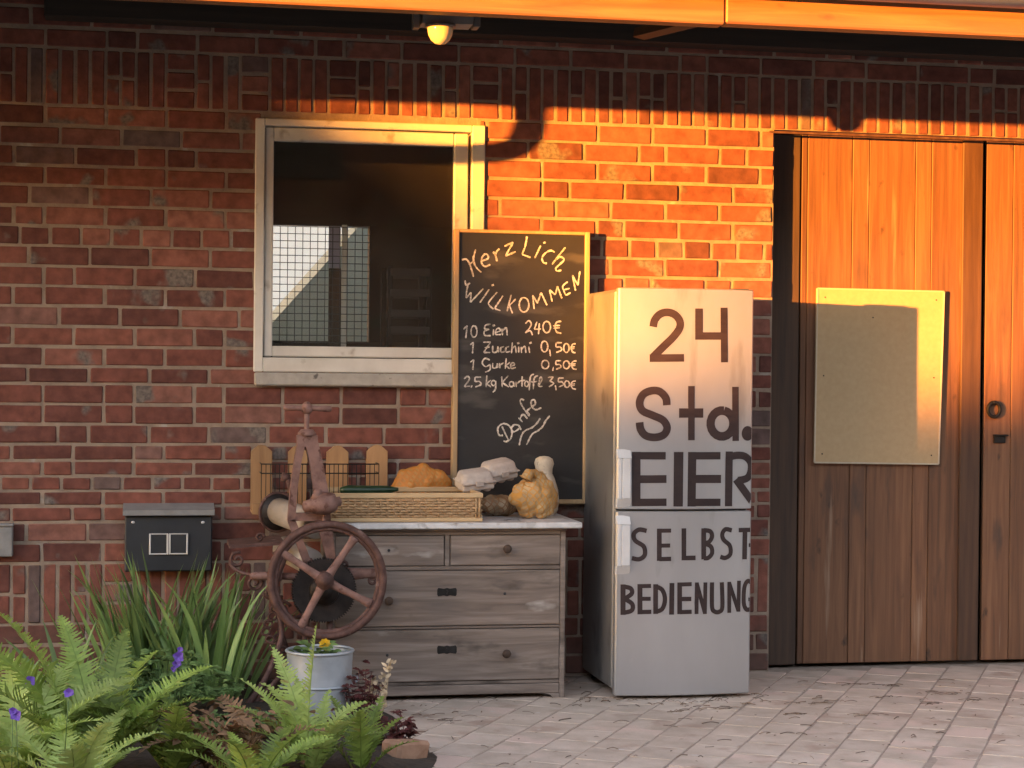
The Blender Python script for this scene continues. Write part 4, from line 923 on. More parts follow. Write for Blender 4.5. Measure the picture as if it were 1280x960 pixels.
def carton(loc, rz, rx, ry, label):
    o = thing('egg_carton', loc, label, 'egg carton', 'egg cartons propped on the sacks')
    L_, D_, H_ = .155, .110, .068
    Mx = Matrix.Translation(loc) @ Matrix.Rotation(rz, 4, 'Z') @ Matrix.Rotation(ry, 4, 'Y') @ Matrix.Rotation(rx, 4, 'X') @ Matrix.Diagonal((1, 1, 1.25, 1))
    b = MB()     # tray with cups
    for i in range(3):
        for j in range(2):
            T = Matrix.Translation(((i - 1) * .047, (j - .5) * .047, 0))
            b.lathe([(.012, 0), (.017, .003), (.0225, .022), (.0245, .034)], 14, Mx @ T)
    b.box(-L_ / 2, L_ / 2, -D_ / 2, D_ / 2, .0342, .038, .001, M=Mx)
    b.box(-L_ / 2 + .006, L_ / 2 - .006, -D_ / 2 + .007, D_ / 2 - .007, .010, .0341, .004, M=Mx)
    b.build('cup_tray', CARD, o)
    b = MB()     # lid: lofted rounded box with two raised domes
    def ring(w_, d_, z, n=28):
        out = []
        for i in range(n):
            a_ = 2 * math.pi * i / n; c_, s_ = math.cos(a_), math.sin(a_)
            out.append((w_ * math.copysign(abs(c_) ** .45, c_), d_ * math.copysign(abs(s_) ** .45, s_), z + .0015 * noise.noise(Vector((c_ * 3, s_ * 3, z * 50)))))
        return out
    prof = [(L_ / 2, D_ / 2, .0385), (L_ / 2, D_ / 2, .041), (L_ / 2 - .004, D_ / 2 - .004, .043), (L_ / 2 - .009, D_ / 2 - .010, .060), (L_ / 2 - .013, D_ / 2 - .015, .067), (L_ / 2 - .024, D_ / 2 - .026, .070), (.02, .012, .0705)]
    vs_ = []; n = 28
    for q in prof: vs_ += ring(*q)
    fs = [[k * n + i, k * n + (i + 1) % n, (k + 1) * n + (i + 1) % n, (k + 1) * n + i] for k in range(len(prof) - 1) for i in range(n)] + [list(range((len(prof) - 1) * n, len(prof) * n))]
    b.add(vs_, fs, .5, True, Mx); b.box(-.018, .018, -D_ / 2 - .004, -D_ / 2 + .004, .026, .046, .002, M=Mx)
    b.build('carton_lid', CARD, o)
    return o
p = W(594, 613, .27); carton((p.x, -.25, p.z), R(14), R(14), R(-6), 'pale egg carton resting against the tray rim before the chalkboard')
p = W(624, 601, .22); carton((p.x, -.19, p.z), R(24), R(14), R(-10), 'pale egg carton tilted on the brown sack beside the cream figure')
p = W(679, 640, .17)
FG = thing('stone_figure', (p.x, -.15, MT), 'cream stone bird figure with a round head behind the amber sack', 'figurine')
hz = W(676, 570, .16).z - MT
b = MB(); b.lathe([(.052, 0), (.062, .02), (.066, .06), (.062, hz * .42), (.046, hz * .62), (.036, hz * .70), (.037, hz * .78), (.043, hz * .87), (.037, hz * .95), (.020, hz * .99), (0, hz)], 24, Matrix.Translation((p.x + .006, -.15, MT)))
b.build('figure_body', STONEW, FG)

# ------------------------------------------------------------ mangle
MG = thing('clothes_mangle', (W(395, 800, .7).x, -.5, 0), 'antique rusty cast iron clothes mangle with a big spoked wheel and pale rollers', 'mangle')
def V(px, py, d): return W(px, py, d)
wc = V(409, 725.5, .80); RO = .232
b = MB()
def circ(c, r_, y, n=64): return [(c.x + r_ * math.cos(2 * math.pi * i / n), y, c.z + r_ * math.sin(2 * math.pi * i / n)) for i in range(n)]
b.tube(circ(wc, RO - .014, -.80), .0155, 10, closed=True, flat=1.2); b.tube(circ(wc, RO - .031, -.797), .010, 8, closed=True)
WH = b.build('hand_wheel', RUST, MG)
hub = V(406, 726, .81)
for (x, y) in ((361, 696), (440, 677), (468, 757), (377, 781)):
    e = V(x, y, .80); dv = (e - hub); e = hub + dv * (RO - .03) / dv.length
    b = MB(); b.tube([hub.lerp(e, t) for t in (0, .12, .35, .7, .92, 1)], [.024, .019, .0155, .014, .017, .021], 10, flat=.62); b.build('spoke', RUSTP, WH)
b = MB(); b.lathe([(.0, .045), (.016, .043), (.018, .032), (.032, .028), (.036, .015), (.036, -.03), (.022, -.034), (.022, -.14)], 20, Matrix.Translation((hub.x, -.80, hub.z)) @ Matrix.Rotation(R(90), 4, 'X')); b.build('hub', RUST, WH)
gc = V(405, 738, .70); b = MB(); out = []; nt_ = 76
for i in range(nt_):
    for (f_, r_) in ((.0, .1215), (.25, .128), (.5, .128), (.75, .1215)): a_ = 2 * math.pi * (i + f_) / nt_; out.append((gc.x + r_ * math.cos(a_), gc.z + r_ * math.sin(a_)))
b.prism(out, -.705, -.672); b.lathe([(.06, .0), (.055, .02), (.03, .03), (.03, .05)], 24, Matrix.Translation((gc.x, -.704, gc.z)) @ Matrix.Rotation(R(90), 4, 'X'))
b.build('gear', BLKIRON, MG)
# front standard: an open pointed frame carrying the pressure screw
def standard(dx, d, m, name):
    b = MB()
    T = Vector((dx, 0, 0))
    def L(pts, wd, th): 
        P2 = [V(x, y, d) + T for (x, y) in pts]
        for i in range(len(P2) - 1): b.bar(P2[i], P2[i + 1] + (P2[i + 1] - P2[i]) * .02, wd[i], th, wd1=wd[i + 1], rnd=.4)
    L([(378, 548), (372, 575), (367, 610), (364, 650), (383, 700)], [.030, .028, .028, .030, .03], .05)
    L([(388, 548), (395, 580), (401, 615), (404, 650), (414, 700)], [.050, .052, .056, .056, .034], .055)
    L([(371, 551), (396, 551)], [.045, .045], .056)
    L([(364, 646), (408, 646)], [.03, .03], .045)
    c_ = V(383.5, 541, d) + T; b.lathe([(.036, 0), (.036, .012), (.03, .018), (.024, .026), (0, .027)], 18, Matrix.Translation((c_.x, -d, c_.z - .012)))
    L([(385, 698), (385, 770)], [.032, .026], .04); L([(413, 698), (412, 770)], [.032, .026], .04)
    return b.build(name, m, MG)
standard(0, .66, RUSTP, 'front_standard')

b = MB(); p0_, p1_ = V(383.5, 540, .66), V(383.5, 512, .66); b.tube([p0_ - Vector((0, 0, .07)), p1_], .0105, 10)
h0, h1 = V(354, 509.5, .66), V(415, 511, .66); hc = V(383.5, 510.5, .66)
b.tube([h0.lerp(h1, t) for t in (0, .03, .12, .3, .42, .58, .7, .88, .97, 1)], [.006, .012, .013, .0105, .012, .012, .0105, .013, .012, .006], 10); b.ell(hc, (.024, .022, .024), 14, 9); b.ell(hc + Vector((0, 0, .014)), (.016, .016, .014), 12, 8)
b.build('screw_handle', RUSTP, MG)
for (fx, fy, bx_, by_, r_) in ((396, 657, 349, 639, .056), (389, 703, 356, 686, .053)):
    pf, pk = V(fx, fy, .615), V(bx_, by_, .25); b = MB(); b.tube([pf, pf.lerp(pk, .02), pk], [r_ * .93, r_, r_], 24); b.build('roller', ROLLER, MG)
pk = V(347, 640, .245); b = MB(); b.tube([pk + Vector((.004, -.012, 0)), pk + Vector((-.004, .012, 0))], .078, 28); b.build('end_plate', BLKIRON, MG)
b = MB(); dv = Vector((-.12, .37, .0)).normalized(); e1_ = Vector((dv.y, -dv.x, 0)); b.tube([pk + Vector((0, -.01, 0)) + (e1_ * math.cos(t * R(12)) + Vector((0, 0, 1)) * math.sin(t * R(12))) * .080 for t in range(30)], .006, 6, closed=True); b.build('end_plate_rim', RUST, MG)
b = MB()   # bearing boss beside the standard
q0, q1 = V(378, 634, .72), V(427, 626, .72)
b.tube([q0.lerp(q1, t) for t in (0, .04, .2, .3, .45, .6, .75, .86, .88, .97, 1)], [.010, .022, .026, .036, .042, .044, .040, .032, .020, .018, .006], 16); b.tube([V(405, 640, .70), V(405, 660, .70)], .007, 8); b.tube([V(397, 625, .72), V(398, 612, .71)], [.03, .014], 12); b.build('bearing_boss', RUSTP, MG)
b = MB(); b.tube([V(352, 596, .45), V(362, 598, .45)], [.020, .016], 12); b.tube([V(360, 598, .45), V(366, 622, .5)], .012, 8); b.build('tension_knob', RUST, MG)
# feeding table and scrolls
b = MB(); a0, a1 = V(285, 682, .50), V(352, 677, .50)
b.add([a0 + Vector((0, -.14, 0)), a1 + Vector((0, -.14, 0)), a1 + Vector((0, .14, 0)), a0 + Vector((0, .14, 0)), a0 + Vector((0, -.14, .014)), a1 + Vector((0, -.14, .014)), a1 + Vector((0, .14, .014)), a0 + Vector((0, .14, .014))], [[0, 1, 2, 3], [4, 5, 6, 7], [0, 1, 5, 4], [1, 2, 6, 5], [2, 3, 7, 6], [3, 0, 4, 7]])
b.build('feed_table', RUST, MG)
def spiral(c, d, r_, turns, a0, th, sg=1):
    p = V(c[0], c[1], d); pts = []; b = MB()
    for i in range(int(turns * 20) + 1): t = i / 20; rr = r_ * (1 - .78 * t / turns); a_ = a0 + sg * 2 * math.pi * t; pts.append((p.x + rr * math.cos(a_), -d, p.z + rr * math.sin(a_)))
    b.tube(pts, th, 7); b.build('iron_scroll', RUST, MG)
spiral((297, 700), .62, .032, 1.3, R(70), .0065); spiral((325, 672), .60, .018, 1.2, R(0), .006); spiral((345, 700), .62, .03, 1.4, R(120), .0065, -1); spiral((318, 728), .66, .034, 1.4, R(60), .0065, -1); spiral((340, 738), .66, .036, 1.5, R(200), .0065); spiral((352, 762), .66, .036, 1.4, R(20), .007); spiral((430, 705), .62, .022, 1.3, R(90), .006); spiral((466, 726), .66, .018, 1.2, R(90), .006)
for pts_ in ([(292, 690, .62), (288, 705, .62), (302, 716, .64), (320, 719, .66)], [(345, 750, .66), (360, 770, .66), (380, 768, .66), (372, 756, .66)]):
    b = MB(); b.tube(spline([V(*q) for q in pts_], 5), .007, 7); b.build('iron_scroll', RUST, MG)
b = MB(); q0, q1 = V(312, 720, .69), V(352, 720, .69); b.tube([q0.lerp(q1, t) for t in (0, .08, .2, .6, 1)], [.006, .014, .016, .018, .02], 10); b.tube([V(352, 720, .69), V(385, 722, .69)], .014, 8); b.build('cross_arm', RUSTP, MG); b = MB(); q0, q1 = V(430, 718, .66), V(476, 716, .66); b.tube([q0.lerp(q1, t) for t in (0, .3, .6, .9, 1)], [.026, .024, .02, .022, .01], 10, flat=.7)
b.build('cross_arm', RUSTP, MG)
def curve_leg(pts, d, r_, d2=None):
    d2 = d if d2 is None else d2; n = len(pts)
    P2 = [V(p[0], p[1], lerp(d, d2, i / (n - 1))) for i, p in enumerate(pts)]; P2[-1].z = .010
    S_ = spline(P2, 6); b = MB(); b.tube(S_, [r_ * (1.15 - .35 * math.sin(math.pi * i / (len(S_) - 1))) for i in range(len(S_))], 9)
    b.ell((P2[-1].x, P2[-1].y, .011), (.028, .02, .011), 10, 6); b.build('leg', RUST, MG)
curve_leg([(358, 690), (344, 735), (352, 785), (346, 815), (330, 852), (300, 893)], .70, .013, .84)
curve_leg([(384, 770), (376, 815), (350, 846), (312, 884)], .66, .012, .72)
curve_leg([(412, 770), (414, 810), (424, 850), (436, 896)], .66, .013, .8)
curve_leg([(350, 745), (352, 790), (372, 838), (392, 872)], .22, .012, .40)
b = MB()
for i in range(9):
    p = V(338 + 6 * math.sin(i * .9) + (4 if i > 5 else 0), 742 + i * 9.5, .70); spn = [(p.x + .016 * math.cos(t * R(30)), p.y, p.z + .014 * math.sin(t * R(30))) for t in range(12)]; b = MB(); b.tube(spn, .0055, 6, closed=True); b.build('lattice_link', RUST, MG)
for i in range(7):
    p = V(352 + 5 * math.sin(i * 1.1), 764 + i * 8, .68); spn = [(p.x + .012 * math.cos(t * R(30)), p.y, p.z + .011 * math.sin(t * R(30))) for t in range(12)]; b = MB(); b.tube(spn, .005, 6, closed=True); b.build('lattice_link', RUST, MG)
b = MB(); b.tube(spline([V(318, 884, .74), V(345, 868, .76), V(372, 873, .78)], 6), .0075, 7)
b.build('foot_brace', RUST, MG)

# ------------------------------------------------------------ planting bed
def bedz(x, y): return .035 + .03 * noise.noise(Vector((x * 1.7, y * 1.7, 2))) + .012 * noise.noise(Vector((x * 9, y * 9, 5)))
b = MB(); nx_, ny_ = 60, 50; X0, X1, Y0, Y1 = -3.9, -.50, -3.3, -.01
vs_ = []
for j in range(ny_ + 1):
    for i in range(nx_ + 1):
        y = lerp(Y0, Y1, j / ny_); xe = X1 - .14 * max(0, (y + 1.1)) - .28 * max(0, y + .95); x = lerp(X0, xe + .04 * math.sin(y * 7), i / nx_)
        e = min(1, (nx_ - i) / 5, j / 4 + .05); vs_.append((x, y, -.02 + (bedz(x, y) + .02) * e))
fs = [[j * (nx_ + 1) + i, j * (nx_ + 1) + i + 1, (j + 1) * (nx_ + 1) + i + 1, (j + 1) * (nx_ + 1) + i] for j in range(ny_) for i in range(nx_)]
b.add(vs_, fs, .5, True); tag(b.build('soil', SOIL), None, None, kind='structure')

# bucket
bc = G(399, 903); bc = Vector((bc.x, bc.y, 0.002)); bd_ = -bc.y
bk_h = W(399, 811, bd_).z; br = (W(441, 815, bd_).x - W(357, 815, bd_).x) / 2
BU = thing('zinc_bucket', bc, 'grey zinc bucket planted with a yellow flower before the mangle wheel', 'bucket')
b = MB(); q = .93
b.lathe([(0, .004), (br * q - .003, .004), (br * q, 0), (br * (q + .02), .03), (br * .94, bk_h * .48), (br * .945, bk_h * .50), (br * .945, bk_h * .52), (br * .94, bk_h * .54), (br * .985, bk_h - .012), (br * .975, bk_h - .012), (br * .92, bk_h * .55), (br * .8, .02), (0, .02)], 40, Matrix.Translation(bc)); b.build('bucket_wall', ZINC, BU, auto=50)
b = MB(); b.tube([(bc.x + (br - .002) * math.cos(2 * math.pi * i / 48), bc.y + (br - .002) * math.sin(2 * math.pi * i / 48), bk_h - .006) for i in range(48)], .006, 8, closed=True); b.build('rolled_rim', ZINC, BU)
b = MB(); b.tube([(bc.x + (br * .955) * math.cos(2 * math.pi * i / 48), bc.y + br * .955 * math.sin(2 * math.pi * i / 48), bk_h * .50 + .006) for i in range(48)], .0045, 8, closed=True); b.build('bead_ring', ZINC, BU)
b = MB(); z = bk_h * .53; b.tube([(bc.x - br * 1.16 * math.cos(R(t)), bc.y + br * 1.08 * math.sin(R(t)), z + .035 * math.cos(R(t)) * -.4 + (.004)) for t in range(0, 181, 10)], .004, 7)
for sg in (-1, 1): b.tube([(bc.x + sg * br * .93, bc.y, z - .01), (bc.x + sg * br * 1.17, bc.y, z + .014 * sg)], .006, 7)
b.build('bucket_handle', ZINC, BU)
b = MB(); b.lathe([(br * .90, bk_h - .055), (br * .5, bk_h - .045), (0, bk_h - .04)], 24, Matrix.Translation((bc.x, bc.y, 0))); b.build('potting_soil', SOIL, BU)

# ------------------------------------------------------------ plants
def blade(b, p, az, L_, wd, e0, e1, tw=0.0, n=7, rnd=None):
    p = Vector(p); h = Vector((math.cos(az), math.sin(az), 0)); s_ = Vector((-math.sin(az), math.cos(az), 0)); vs_ = []
    s_ = (s_ * math.cos(tw) + h * math.sin(tw))
    for i in range(n + 1):
        t = i / n; w_ = wd * (min(1, .55 + 1.6 * t)) * (1 - t ** 2.6) / 2
        e = lerp(e0, e1, t * t); d = h * math.cos(e) + Vector((0, 0, 1)) * math.sin(e)
        nrm = s_.cross(d)
        vs_ += [p - s_ * w_ + nrm * w_ * .35, p.copy(), p + s_ * w_ + nrm * w_ * .35]
        p = p + d * (L_ / n)
    fs = []
    for i in range(n): o = i * 3; fs += [[o, o + 1, o + 4, o + 3], [o + 1, o + 2, o + 5, o + 4]]
    b.add(vs_, fs, rnd, True)
def leaf(b, p, d, nrm, L_, wd, rnd=None, lobes=0):
    """short leaf blade; lobes: toothed outline"""
    d = Vector(d).normalized(); nrm = Vector(nrm); s_ = d.cross(nrm)
    s_ = s_.normalized() if s_.length > 1e-6 else Vector((1, 0, 0)); n = 6; vs_ = []
    for i in range(n + 1):
        t = i / n; w_ = wd * math.sin(math.pi * min(1, .06 + .94 * t) ** .8) * (1 + (.28 if i % 2 else -.2) * (lobes > 0)) / 2
        c_ = Vector(p) + d * L_ * t + nrm * (-.18 * L_ * t * t)
        vs_ += [c_ - s_ * w_ + nrm * w_ * .25, c_, c_ + s_ * w_ + nrm * w_ * .25]
    fs = []
    for i in range(n): o = i * 3; fs += [[o, o + 1, o + 4, o + 3], [o + 1, o + 2, o + 5, o + 4]]
    b.add(vs_, fs, rnd, True)
def frond(b, p, az, L_, e0, e1, roll=0.0, wmax=.30, np_=26, rnd=None, side=0.0):
    """one fern frond: a curved stalk with toothed leaflets down both sides"""
    rnd = random.random() if rnd is None else rnd
    p = Vector(p); pts = [p.copy()]; dirs = []
    n = 30
    for i in range(n):
        t = i / n; e = lerp(e0, e1, t ** 1.5); a_ = az + side * t * t
        d = Vector((math.cos(a_) * math.cos(e), math.sin(a_) * math.cos(e), math.sin(e))); dirs.append(d); p = p + d * (L_ / n); pts.append(p.copy())
    dirs.append(dirs[-1])
    b.tube(pts, [.0032 * (1 - .8 * i / n) for i in range(n + 1)], 5, rnd=rnd * .6)
    for k in range(np_):
        t = .12 + .87 * k / np_; i = int(t * n); f_ = t * n - i; c_ = pts[i].lerp(pts[min(i + 1, n)], f_); d = dirs[i]
        h = Vector((-math.sin(az), math.cos(az), 0)); nr = h.cross(d).normalized(); s0 = d.cross(nr)
        s0 = s0 * math.cos(roll) + nr * math.sin(roll); nr2 = s0.cross(d)
        pl_ = L_ * wmax * random.uniform(.86, 1.1) * (min(1, (t - .03) * 3.4) ** .8) * max(.03, (1 - t)) ** .72 * random.uniform(.9, 1.08)
        wd = min(L_ / np_ * 1.12, .026)
        for sg in (-1, 1):
            dd = (s0 * sg + d * random.uniform(.22, .42) - nr2 * random.uniform(-.05, .22)).normalized()
            if random.random() < .03: continue
            m = 6; vs_ = []; sd = dd.cross(nr2).normalized()
            for q in range(m + 1):
                u = q / m; w_ = wd * (1 - u) ** .55 * (1.05 if q % 2 else .66) / 2 if q < m else 0.0004
                cc = c_ + dd * pl_ * u - nr2 * pl_ * .16 * u * u
                vs_ += [cc - sd * w_, cc + sd * w_]
            b.add(vs_, [[2 * q, 2 * q + 1, 2 * q + 3, 2 * q + 2] for q in range(m)], rnd + random.uniform(-.22, .22), True)
random.seed(21)
def fern(px, d, label, fr, m, extra=0, base=None):
    x = W(px, 900, d).x; p = Vector((x, -d, bedz(x, -d) - .01)); b = MB()
    for (azd, L_, e0, e1, rl) in fr: frond(b, p + Vector((random.uniform(-.02, .02), random.uniform(-.02, .02), 0)), R(azd), L_, R(e0), R(e1), R(rl), wmax=random.uniform(.21, .27), np_=max(18, int(L_ / .0135)))
    for _ in range(extra): frond(b, p, random.uniform(0, 6.28), random.uniform(.26, .42), R(random.uniform(55, 80)), R(random.uniform(-15, 20)), random.uniform(-.5, .5), wmax=random.uniform(.2, .26), np_=20)
    o = thing('fern', p, label, 'fern', 'ferns in the flower bed'); b.build('fronds', m, o)
# az: 0 = along the wall to +x, 90 = into the wall, 270 = towards the viewer
fern(118, 2.05, 'large fern whose arching fronds rise highest below the dark power box', [(168, .66, 68, 14, 15), (148, .70, 73, 24, -20), (118, .60, 76, 34, 10), (195, .60, 62, 2, 10), (75, .56, 74, 30, -15), (55, .56, 66, 10, 20), (25, .56, 62, 4, -10), (215, .52, 58, 0, 0), (345, .52, 58, -4, 0), (100, .46, 64, 14, 25), (150, .52, 58, 2, 0), (10, .46, 66, 10, 0), (40, .42, 54, -4, 0), (130, .42, 56, 0, 0)], FERN, 6)
fern(15, 2.15, 'broad yellow-green fern in the corner of the flower bed', [(150, .54, 66, 12, 0), (100, .50, 72, 22, 20), (60, .54, 68, 12, 0), (190, .50, 60, 2, 0), (20, .54, 60, 2, -15), (80, .44, 60, 8, -20), (120, .44, 56, 6, 12), (40, .48, 56, -2, 0), (330, .44, 58, -2, 0), (0, .46, 66, 10, 10), (70, .36, 50, -6, 0)], FERNP, 6)
fern(-60, 1.75, 'dark green fern partly cut off at the end of the bed', [(20, .52, 62, 8, 0), (60, .50, 66, 12, 0), (100, .46, 70, 20, 0), (340, .50, 58, -4, 0), (150, .5, 64, 8, 0), (40, .5, 56, 0, 0)], FERN, 4)
fern(215, 2.0, 'low fern between the tall fern and the withered fronds', [(100, .34, 70, 16, 0), (150, .42, 62, 4, 0), (350, .34, 54, -8, 0), (130, .38, 58, 4, 20), (190, .42, 58, 0, 0), (60, .3, 58, 2, -20), (170, .36, 66, 12, 10)], FERN, 4)
fern(55, 1.5, 'mid green fern tucked behind the tall arching fern', [(20, .46, 66, 8, 0), (60, .40, 70, 16, 0), (110, .40, 70, 18, 0), (160, .44, 64, 6, 0), (200, .4, 58, -2, 0), (340, .42, 58, -4, 0), (300, .36, 54, -8, 0), (250, .36, 54, -8, 0)], FERN, 3)
fern(390, 2.04, 'pale upright fern standing before the zinc bucket', [(58, .50, 87, 74, 74), (128, .46, 76, 42, 12), (152, .42, 66, 22, 0), (100, .36, 74, 40, -20), (170, .38, 60, 4, 0), (30, .34, 60, 8, 0), (350, .28, 54, -4, 0), (195, .34, 54, -2, 0), (70, .34, 66, 22, 10), (120, .34, 58, 12, 25), (140, .34, 52, 0, -15), (90, .3, 52, 0, 0)], FERNP, 3)
fern(95, 2.36, 'low pale fern spreading along the front of the bed below the cranesbill', [(60, .40, 62, 4, 0), (100, .36, 66, 10, 0), (150, .40, 60, 2, 0), (20, .38, 56, -4, 0), (190, .36, 56, -4, 0), (80, .34, 56, 0, 15), (130, .32, 54, 0, -15), (40, .3, 50, -4, 0)], FERNP, 3)
fern(318, 2.38, 'dull green fern at the front of the bed below the withered tan fern', [(60, .34, 58, 2, 0), (110, .30, 60, 6, 0), (150, .36, 56, 0, 0), (20, .36, 54, -4, 0), (85, .28, 52, 0, 15), (180, .32, 54, -4, 0), (40, .3, 50, -4, 0)], FERN, 3)
fern(452, 2.02, 'small bright fern by the dark red leaves at the paving', [(60, .30, 70, 26, 0), (25, .26, 62, 14, 0), (120, .30, 72, 26, 0), (340, .22, 54, 0, 0), (170, .26, 58, 4, 0), (90, .24, 56, 8, 20)], FERN, 1)
random.seed(5)
def dryfern(px, d, label):
    x = W(px, 900, d).x; p = Vector((x, -d, bedz(x, -d) - .01)); b = MB()
    for k in range(10): frond(b, p, random.uniform(0, 6.28), random.uniform(.26, .44), R(random.uniform(40, 75)), R(random.uniform(-35, 5)), random.uniform(-.8, .8), wmax=.17, np_=16)
    for _ in range(110):
        a_ = random.uniform(0, 6.28); q = p + Vector((random.gauss(0, .08), random.gauss(0, .07), random.uniform(.02, .24))); leaf(b, q, (math.cos(a_), math.sin(a_), random.uniform(-.6, .6)), (random.uniform(-.4, .4), random.uniform(-.4, .4), 1), random.uniform(.025, .06), random.uniform(.012, .028))
    o = thing('withered_fern', p, label, 'fern', 'withered ferns'); b.build('fronds', DRY, o)
dryfern(268, 1.95, 'withered brown fern behind the low green fern'); dryfern(318, 2.1, 'withered tan fern at the front edge of the bed')
# iris clumps
def iris(px, d, n, hgt, spread, label, lean=0):
    x = W(px, 860, d).x; o = thing('iris_plant', (x, -d, bedz(x, -d)), label, 'plant', 'iris clumps'); b = MB()
    for k in range(n):
        q = Vector((x + random.gauss(0, spread * .45), -d + random.gauss(0, .08), bedz(x, -d) - .02)); off = (q.x - x) / spread
        az = (0 if off + random.gauss(0, .35) > 0 else math.pi) + random.gauss(0, .55)
        e0 = R(min(89, 86 - abs(off) * 16 - random.random() * 9)); L_ = hgt * random.uniform(.58, 1.06)
        blade(b, q, az, L_, random.uniform(.020, .036), e0, e0 - R(random.choice((4, 8, 12, 22, 45))), random.uniform(-1.2, 1.2), 8)
    b.build('leaf_blades', IRIS, o)
iris(195, .42, 120, .60, .19, 'tall clump of sword shaped iris leaves below the dark power box'); iris(265, .60, 52, .52, .12, 'leaning clump of sword leaves beside the iron legs of the mangle'); iris(92, .75, 12, .36, .10, 'few thin sword leaves against bare brick near the purple flowers')
iris(12, .9, 7, .30, .06, 'sparse bluish sword leaves at the edge of the view')
# cranesbill with violet flowers
def cranes(px, d, n, r_, h, fl, label):
    x = W(px, 880, d).x; o = thing('cranesbill_plant', (x, -d, bedz(x, -d)), label, 'flower', 'cranesbill with violet flowers'); b = MB(); st = MB()
    for _ in range(n):
        a_ = random.uniform(0, 6.28); rr = r_ * math.sqrt(random.random()); q = Vector((x + rr * math.cos(a_), -d + rr * .7 * math.sin(a_), bedz(x, -d) + h * random.uniform(.35, 1) * (1 - .5 * (rr / r_) ** 2)))
        for lb in range(5):
            t = a_ + (lb - 2) * .55; leaf(b, q, (math.cos(t), math.sin(t), random.uniform(-.2, .35)), (random.uniform(-.3, .3), random.uniform(-.6, .1), 1), random.uniform(.026, .045), random.uniform(.016, .024), rnd=random.random(), lobes=1)
        if random.random() < .4: st.tube([(x + rr * .3 * math.cos(a_), -d + rr * .2 * math.sin(a_), bedz(x, -d)), q.lerp(Vector((x, -d, 0)), .2) + Vector((0, 0, .03)), q], .0018, 5)
    b.build('leaves', LEAF, o); st.build('stems', LEAF, o)
    for (fx, fy, fd, s_) in fl:
        c_ = W(fx, fy, fd); b = MB()
        for k in range(5):
            t = k * 2 * math.pi / 5 + random.random(); dv = Vector((math.cos(t), -.5, math.sin(t) * .9 + .25)); leaf(b, c_, dv, Vector((0, -1, .35)), .022 * s_, .022 * s_)
        b.build('flower', PURPLE, o); b = MB(); b.tube([(c_.x, c_.y, c_.z), (c_.x + random.uniform(-.02, .02), c_.y + .02, c_.z - .2)], .0016, 5); b.build('flower_stem', LEAF, o)
cranes(205, 1.0, 210, .27, .24, [(223, 821, 1.5, 1.1), (221, 830, 1.5, .9), (217, 836, 1.48, .6), (225, 812, 1.5, .6)], 'leafy cranesbill below the iris with a cluster of violet flowers')
cranes(40, 1.3, 200, .30, .24, [(38, 851, 2.0, .95), (86, 866, 2.3, .85), (20, 894, 2.4, .95), (16, 889, 2.4, .7)], 'low cranesbill with scattered single violet flowers')
cranes(290, 1.35, 90, .20, .10, [], 'flat patch of cranesbill leaves by the foot of the mangle')
# plant in the bucket
YP = thing('pansy_plant', (bc.x, bc.y, bk_h - .045), 'small plant with one yellow flower growing in the zinc bucket', 'flower')
b = MB(); random.seed(4)
for _ in range(46):
    a_ = random.uniform(0, 6.28); rr = br * .62 * math.sqrt(random.random()); q = Vector((bc.x - .02 + rr * math.cos(a_), bc.y + rr * .6 * math.sin(a_), bk_h - .045 + random.uniform(.01, .058)))
    leaf(b, q, (math.cos(a_), math.sin(a_), random.uniform(0, .7)), (random.uniform(-.3, .3), -.4, 1), random.uniform(.03, .05), random.uniform(.02, .03))
b.build('leaves', LEAF, YP)
b = MB(); c_ = W(406, 805, bd_)
for k in range(9):
    t = k * 2 * math.pi / 9; leaf(b, c_, Vector((math.cos(t), -.35, math.sin(t))), Vector((0, -1, .3)), .026, .022)
for k in range(6):
    t = k * 2 * math.pi / 6 + .3; leaf(b, c_ + Vector((0, -.004, 0)), Vector((math.cos(t), -.9, math.sin(t))), Vector((0, -1, .3)), .016, .016)
b.build('flower', YELLOW, YP)
b = MB(); b.tube([(c_.x, c_.y, c_.z), (c_.x + .005, c_.y + .01, bk_h - .05)], .003, 6); b.build('stem', LEAF, YP)
# dark red plants, dry stalks
def redp(px, d, n, r_, h, label):
    x = G(px, 0 if False else 900, 0).x if False else W(px, 900, d).x; o = thing('coral_bells_plant', (x, -d, 0), label, 'plant', 'dark red plants'); b = MB(); st = MB()
    for _ in range(n):
        a_ = random.uniform(0, 6.28); rr = r_ * math.sqrt(random.random()); q = Vector((x + rr * math.cos(a_), -d + rr * .6 * math.sin(a_), .012 + h * random.random() * (1 - .5 * rr / r_)))
        for _ in range(2): t = random.uniform(0, 6.28); leaf(b, q, (math.cos(t), math.sin(t), random.uniform(-.3, .6)), (random.uniform(-.5, .5), -.4, 1), random.uniform(.02, .036), random.uniform(.012, .02), lobes=1)
        if random.random() < .3: st.tube([(x + rr * .4 * math.cos(a_), -d, .0), q], .0016, 5)
    b.build('leaves', REDL, o); st.build('stems', REDL, o)
redp(452, 1.06, 95, .075, .26, 'dark red leafy stems rising beside the zinc bucket'); redp(494, 1.55, 120, .085, .15, 'low dark red plant spilling onto the paving'); redp(425, 1.35, 60, .09, .12, 'dark red leaves tangled with the pale upright fern'); redp(245, 1.35, 60, .08, .14, 'reddish brown leaves between the iris and the withered fern')
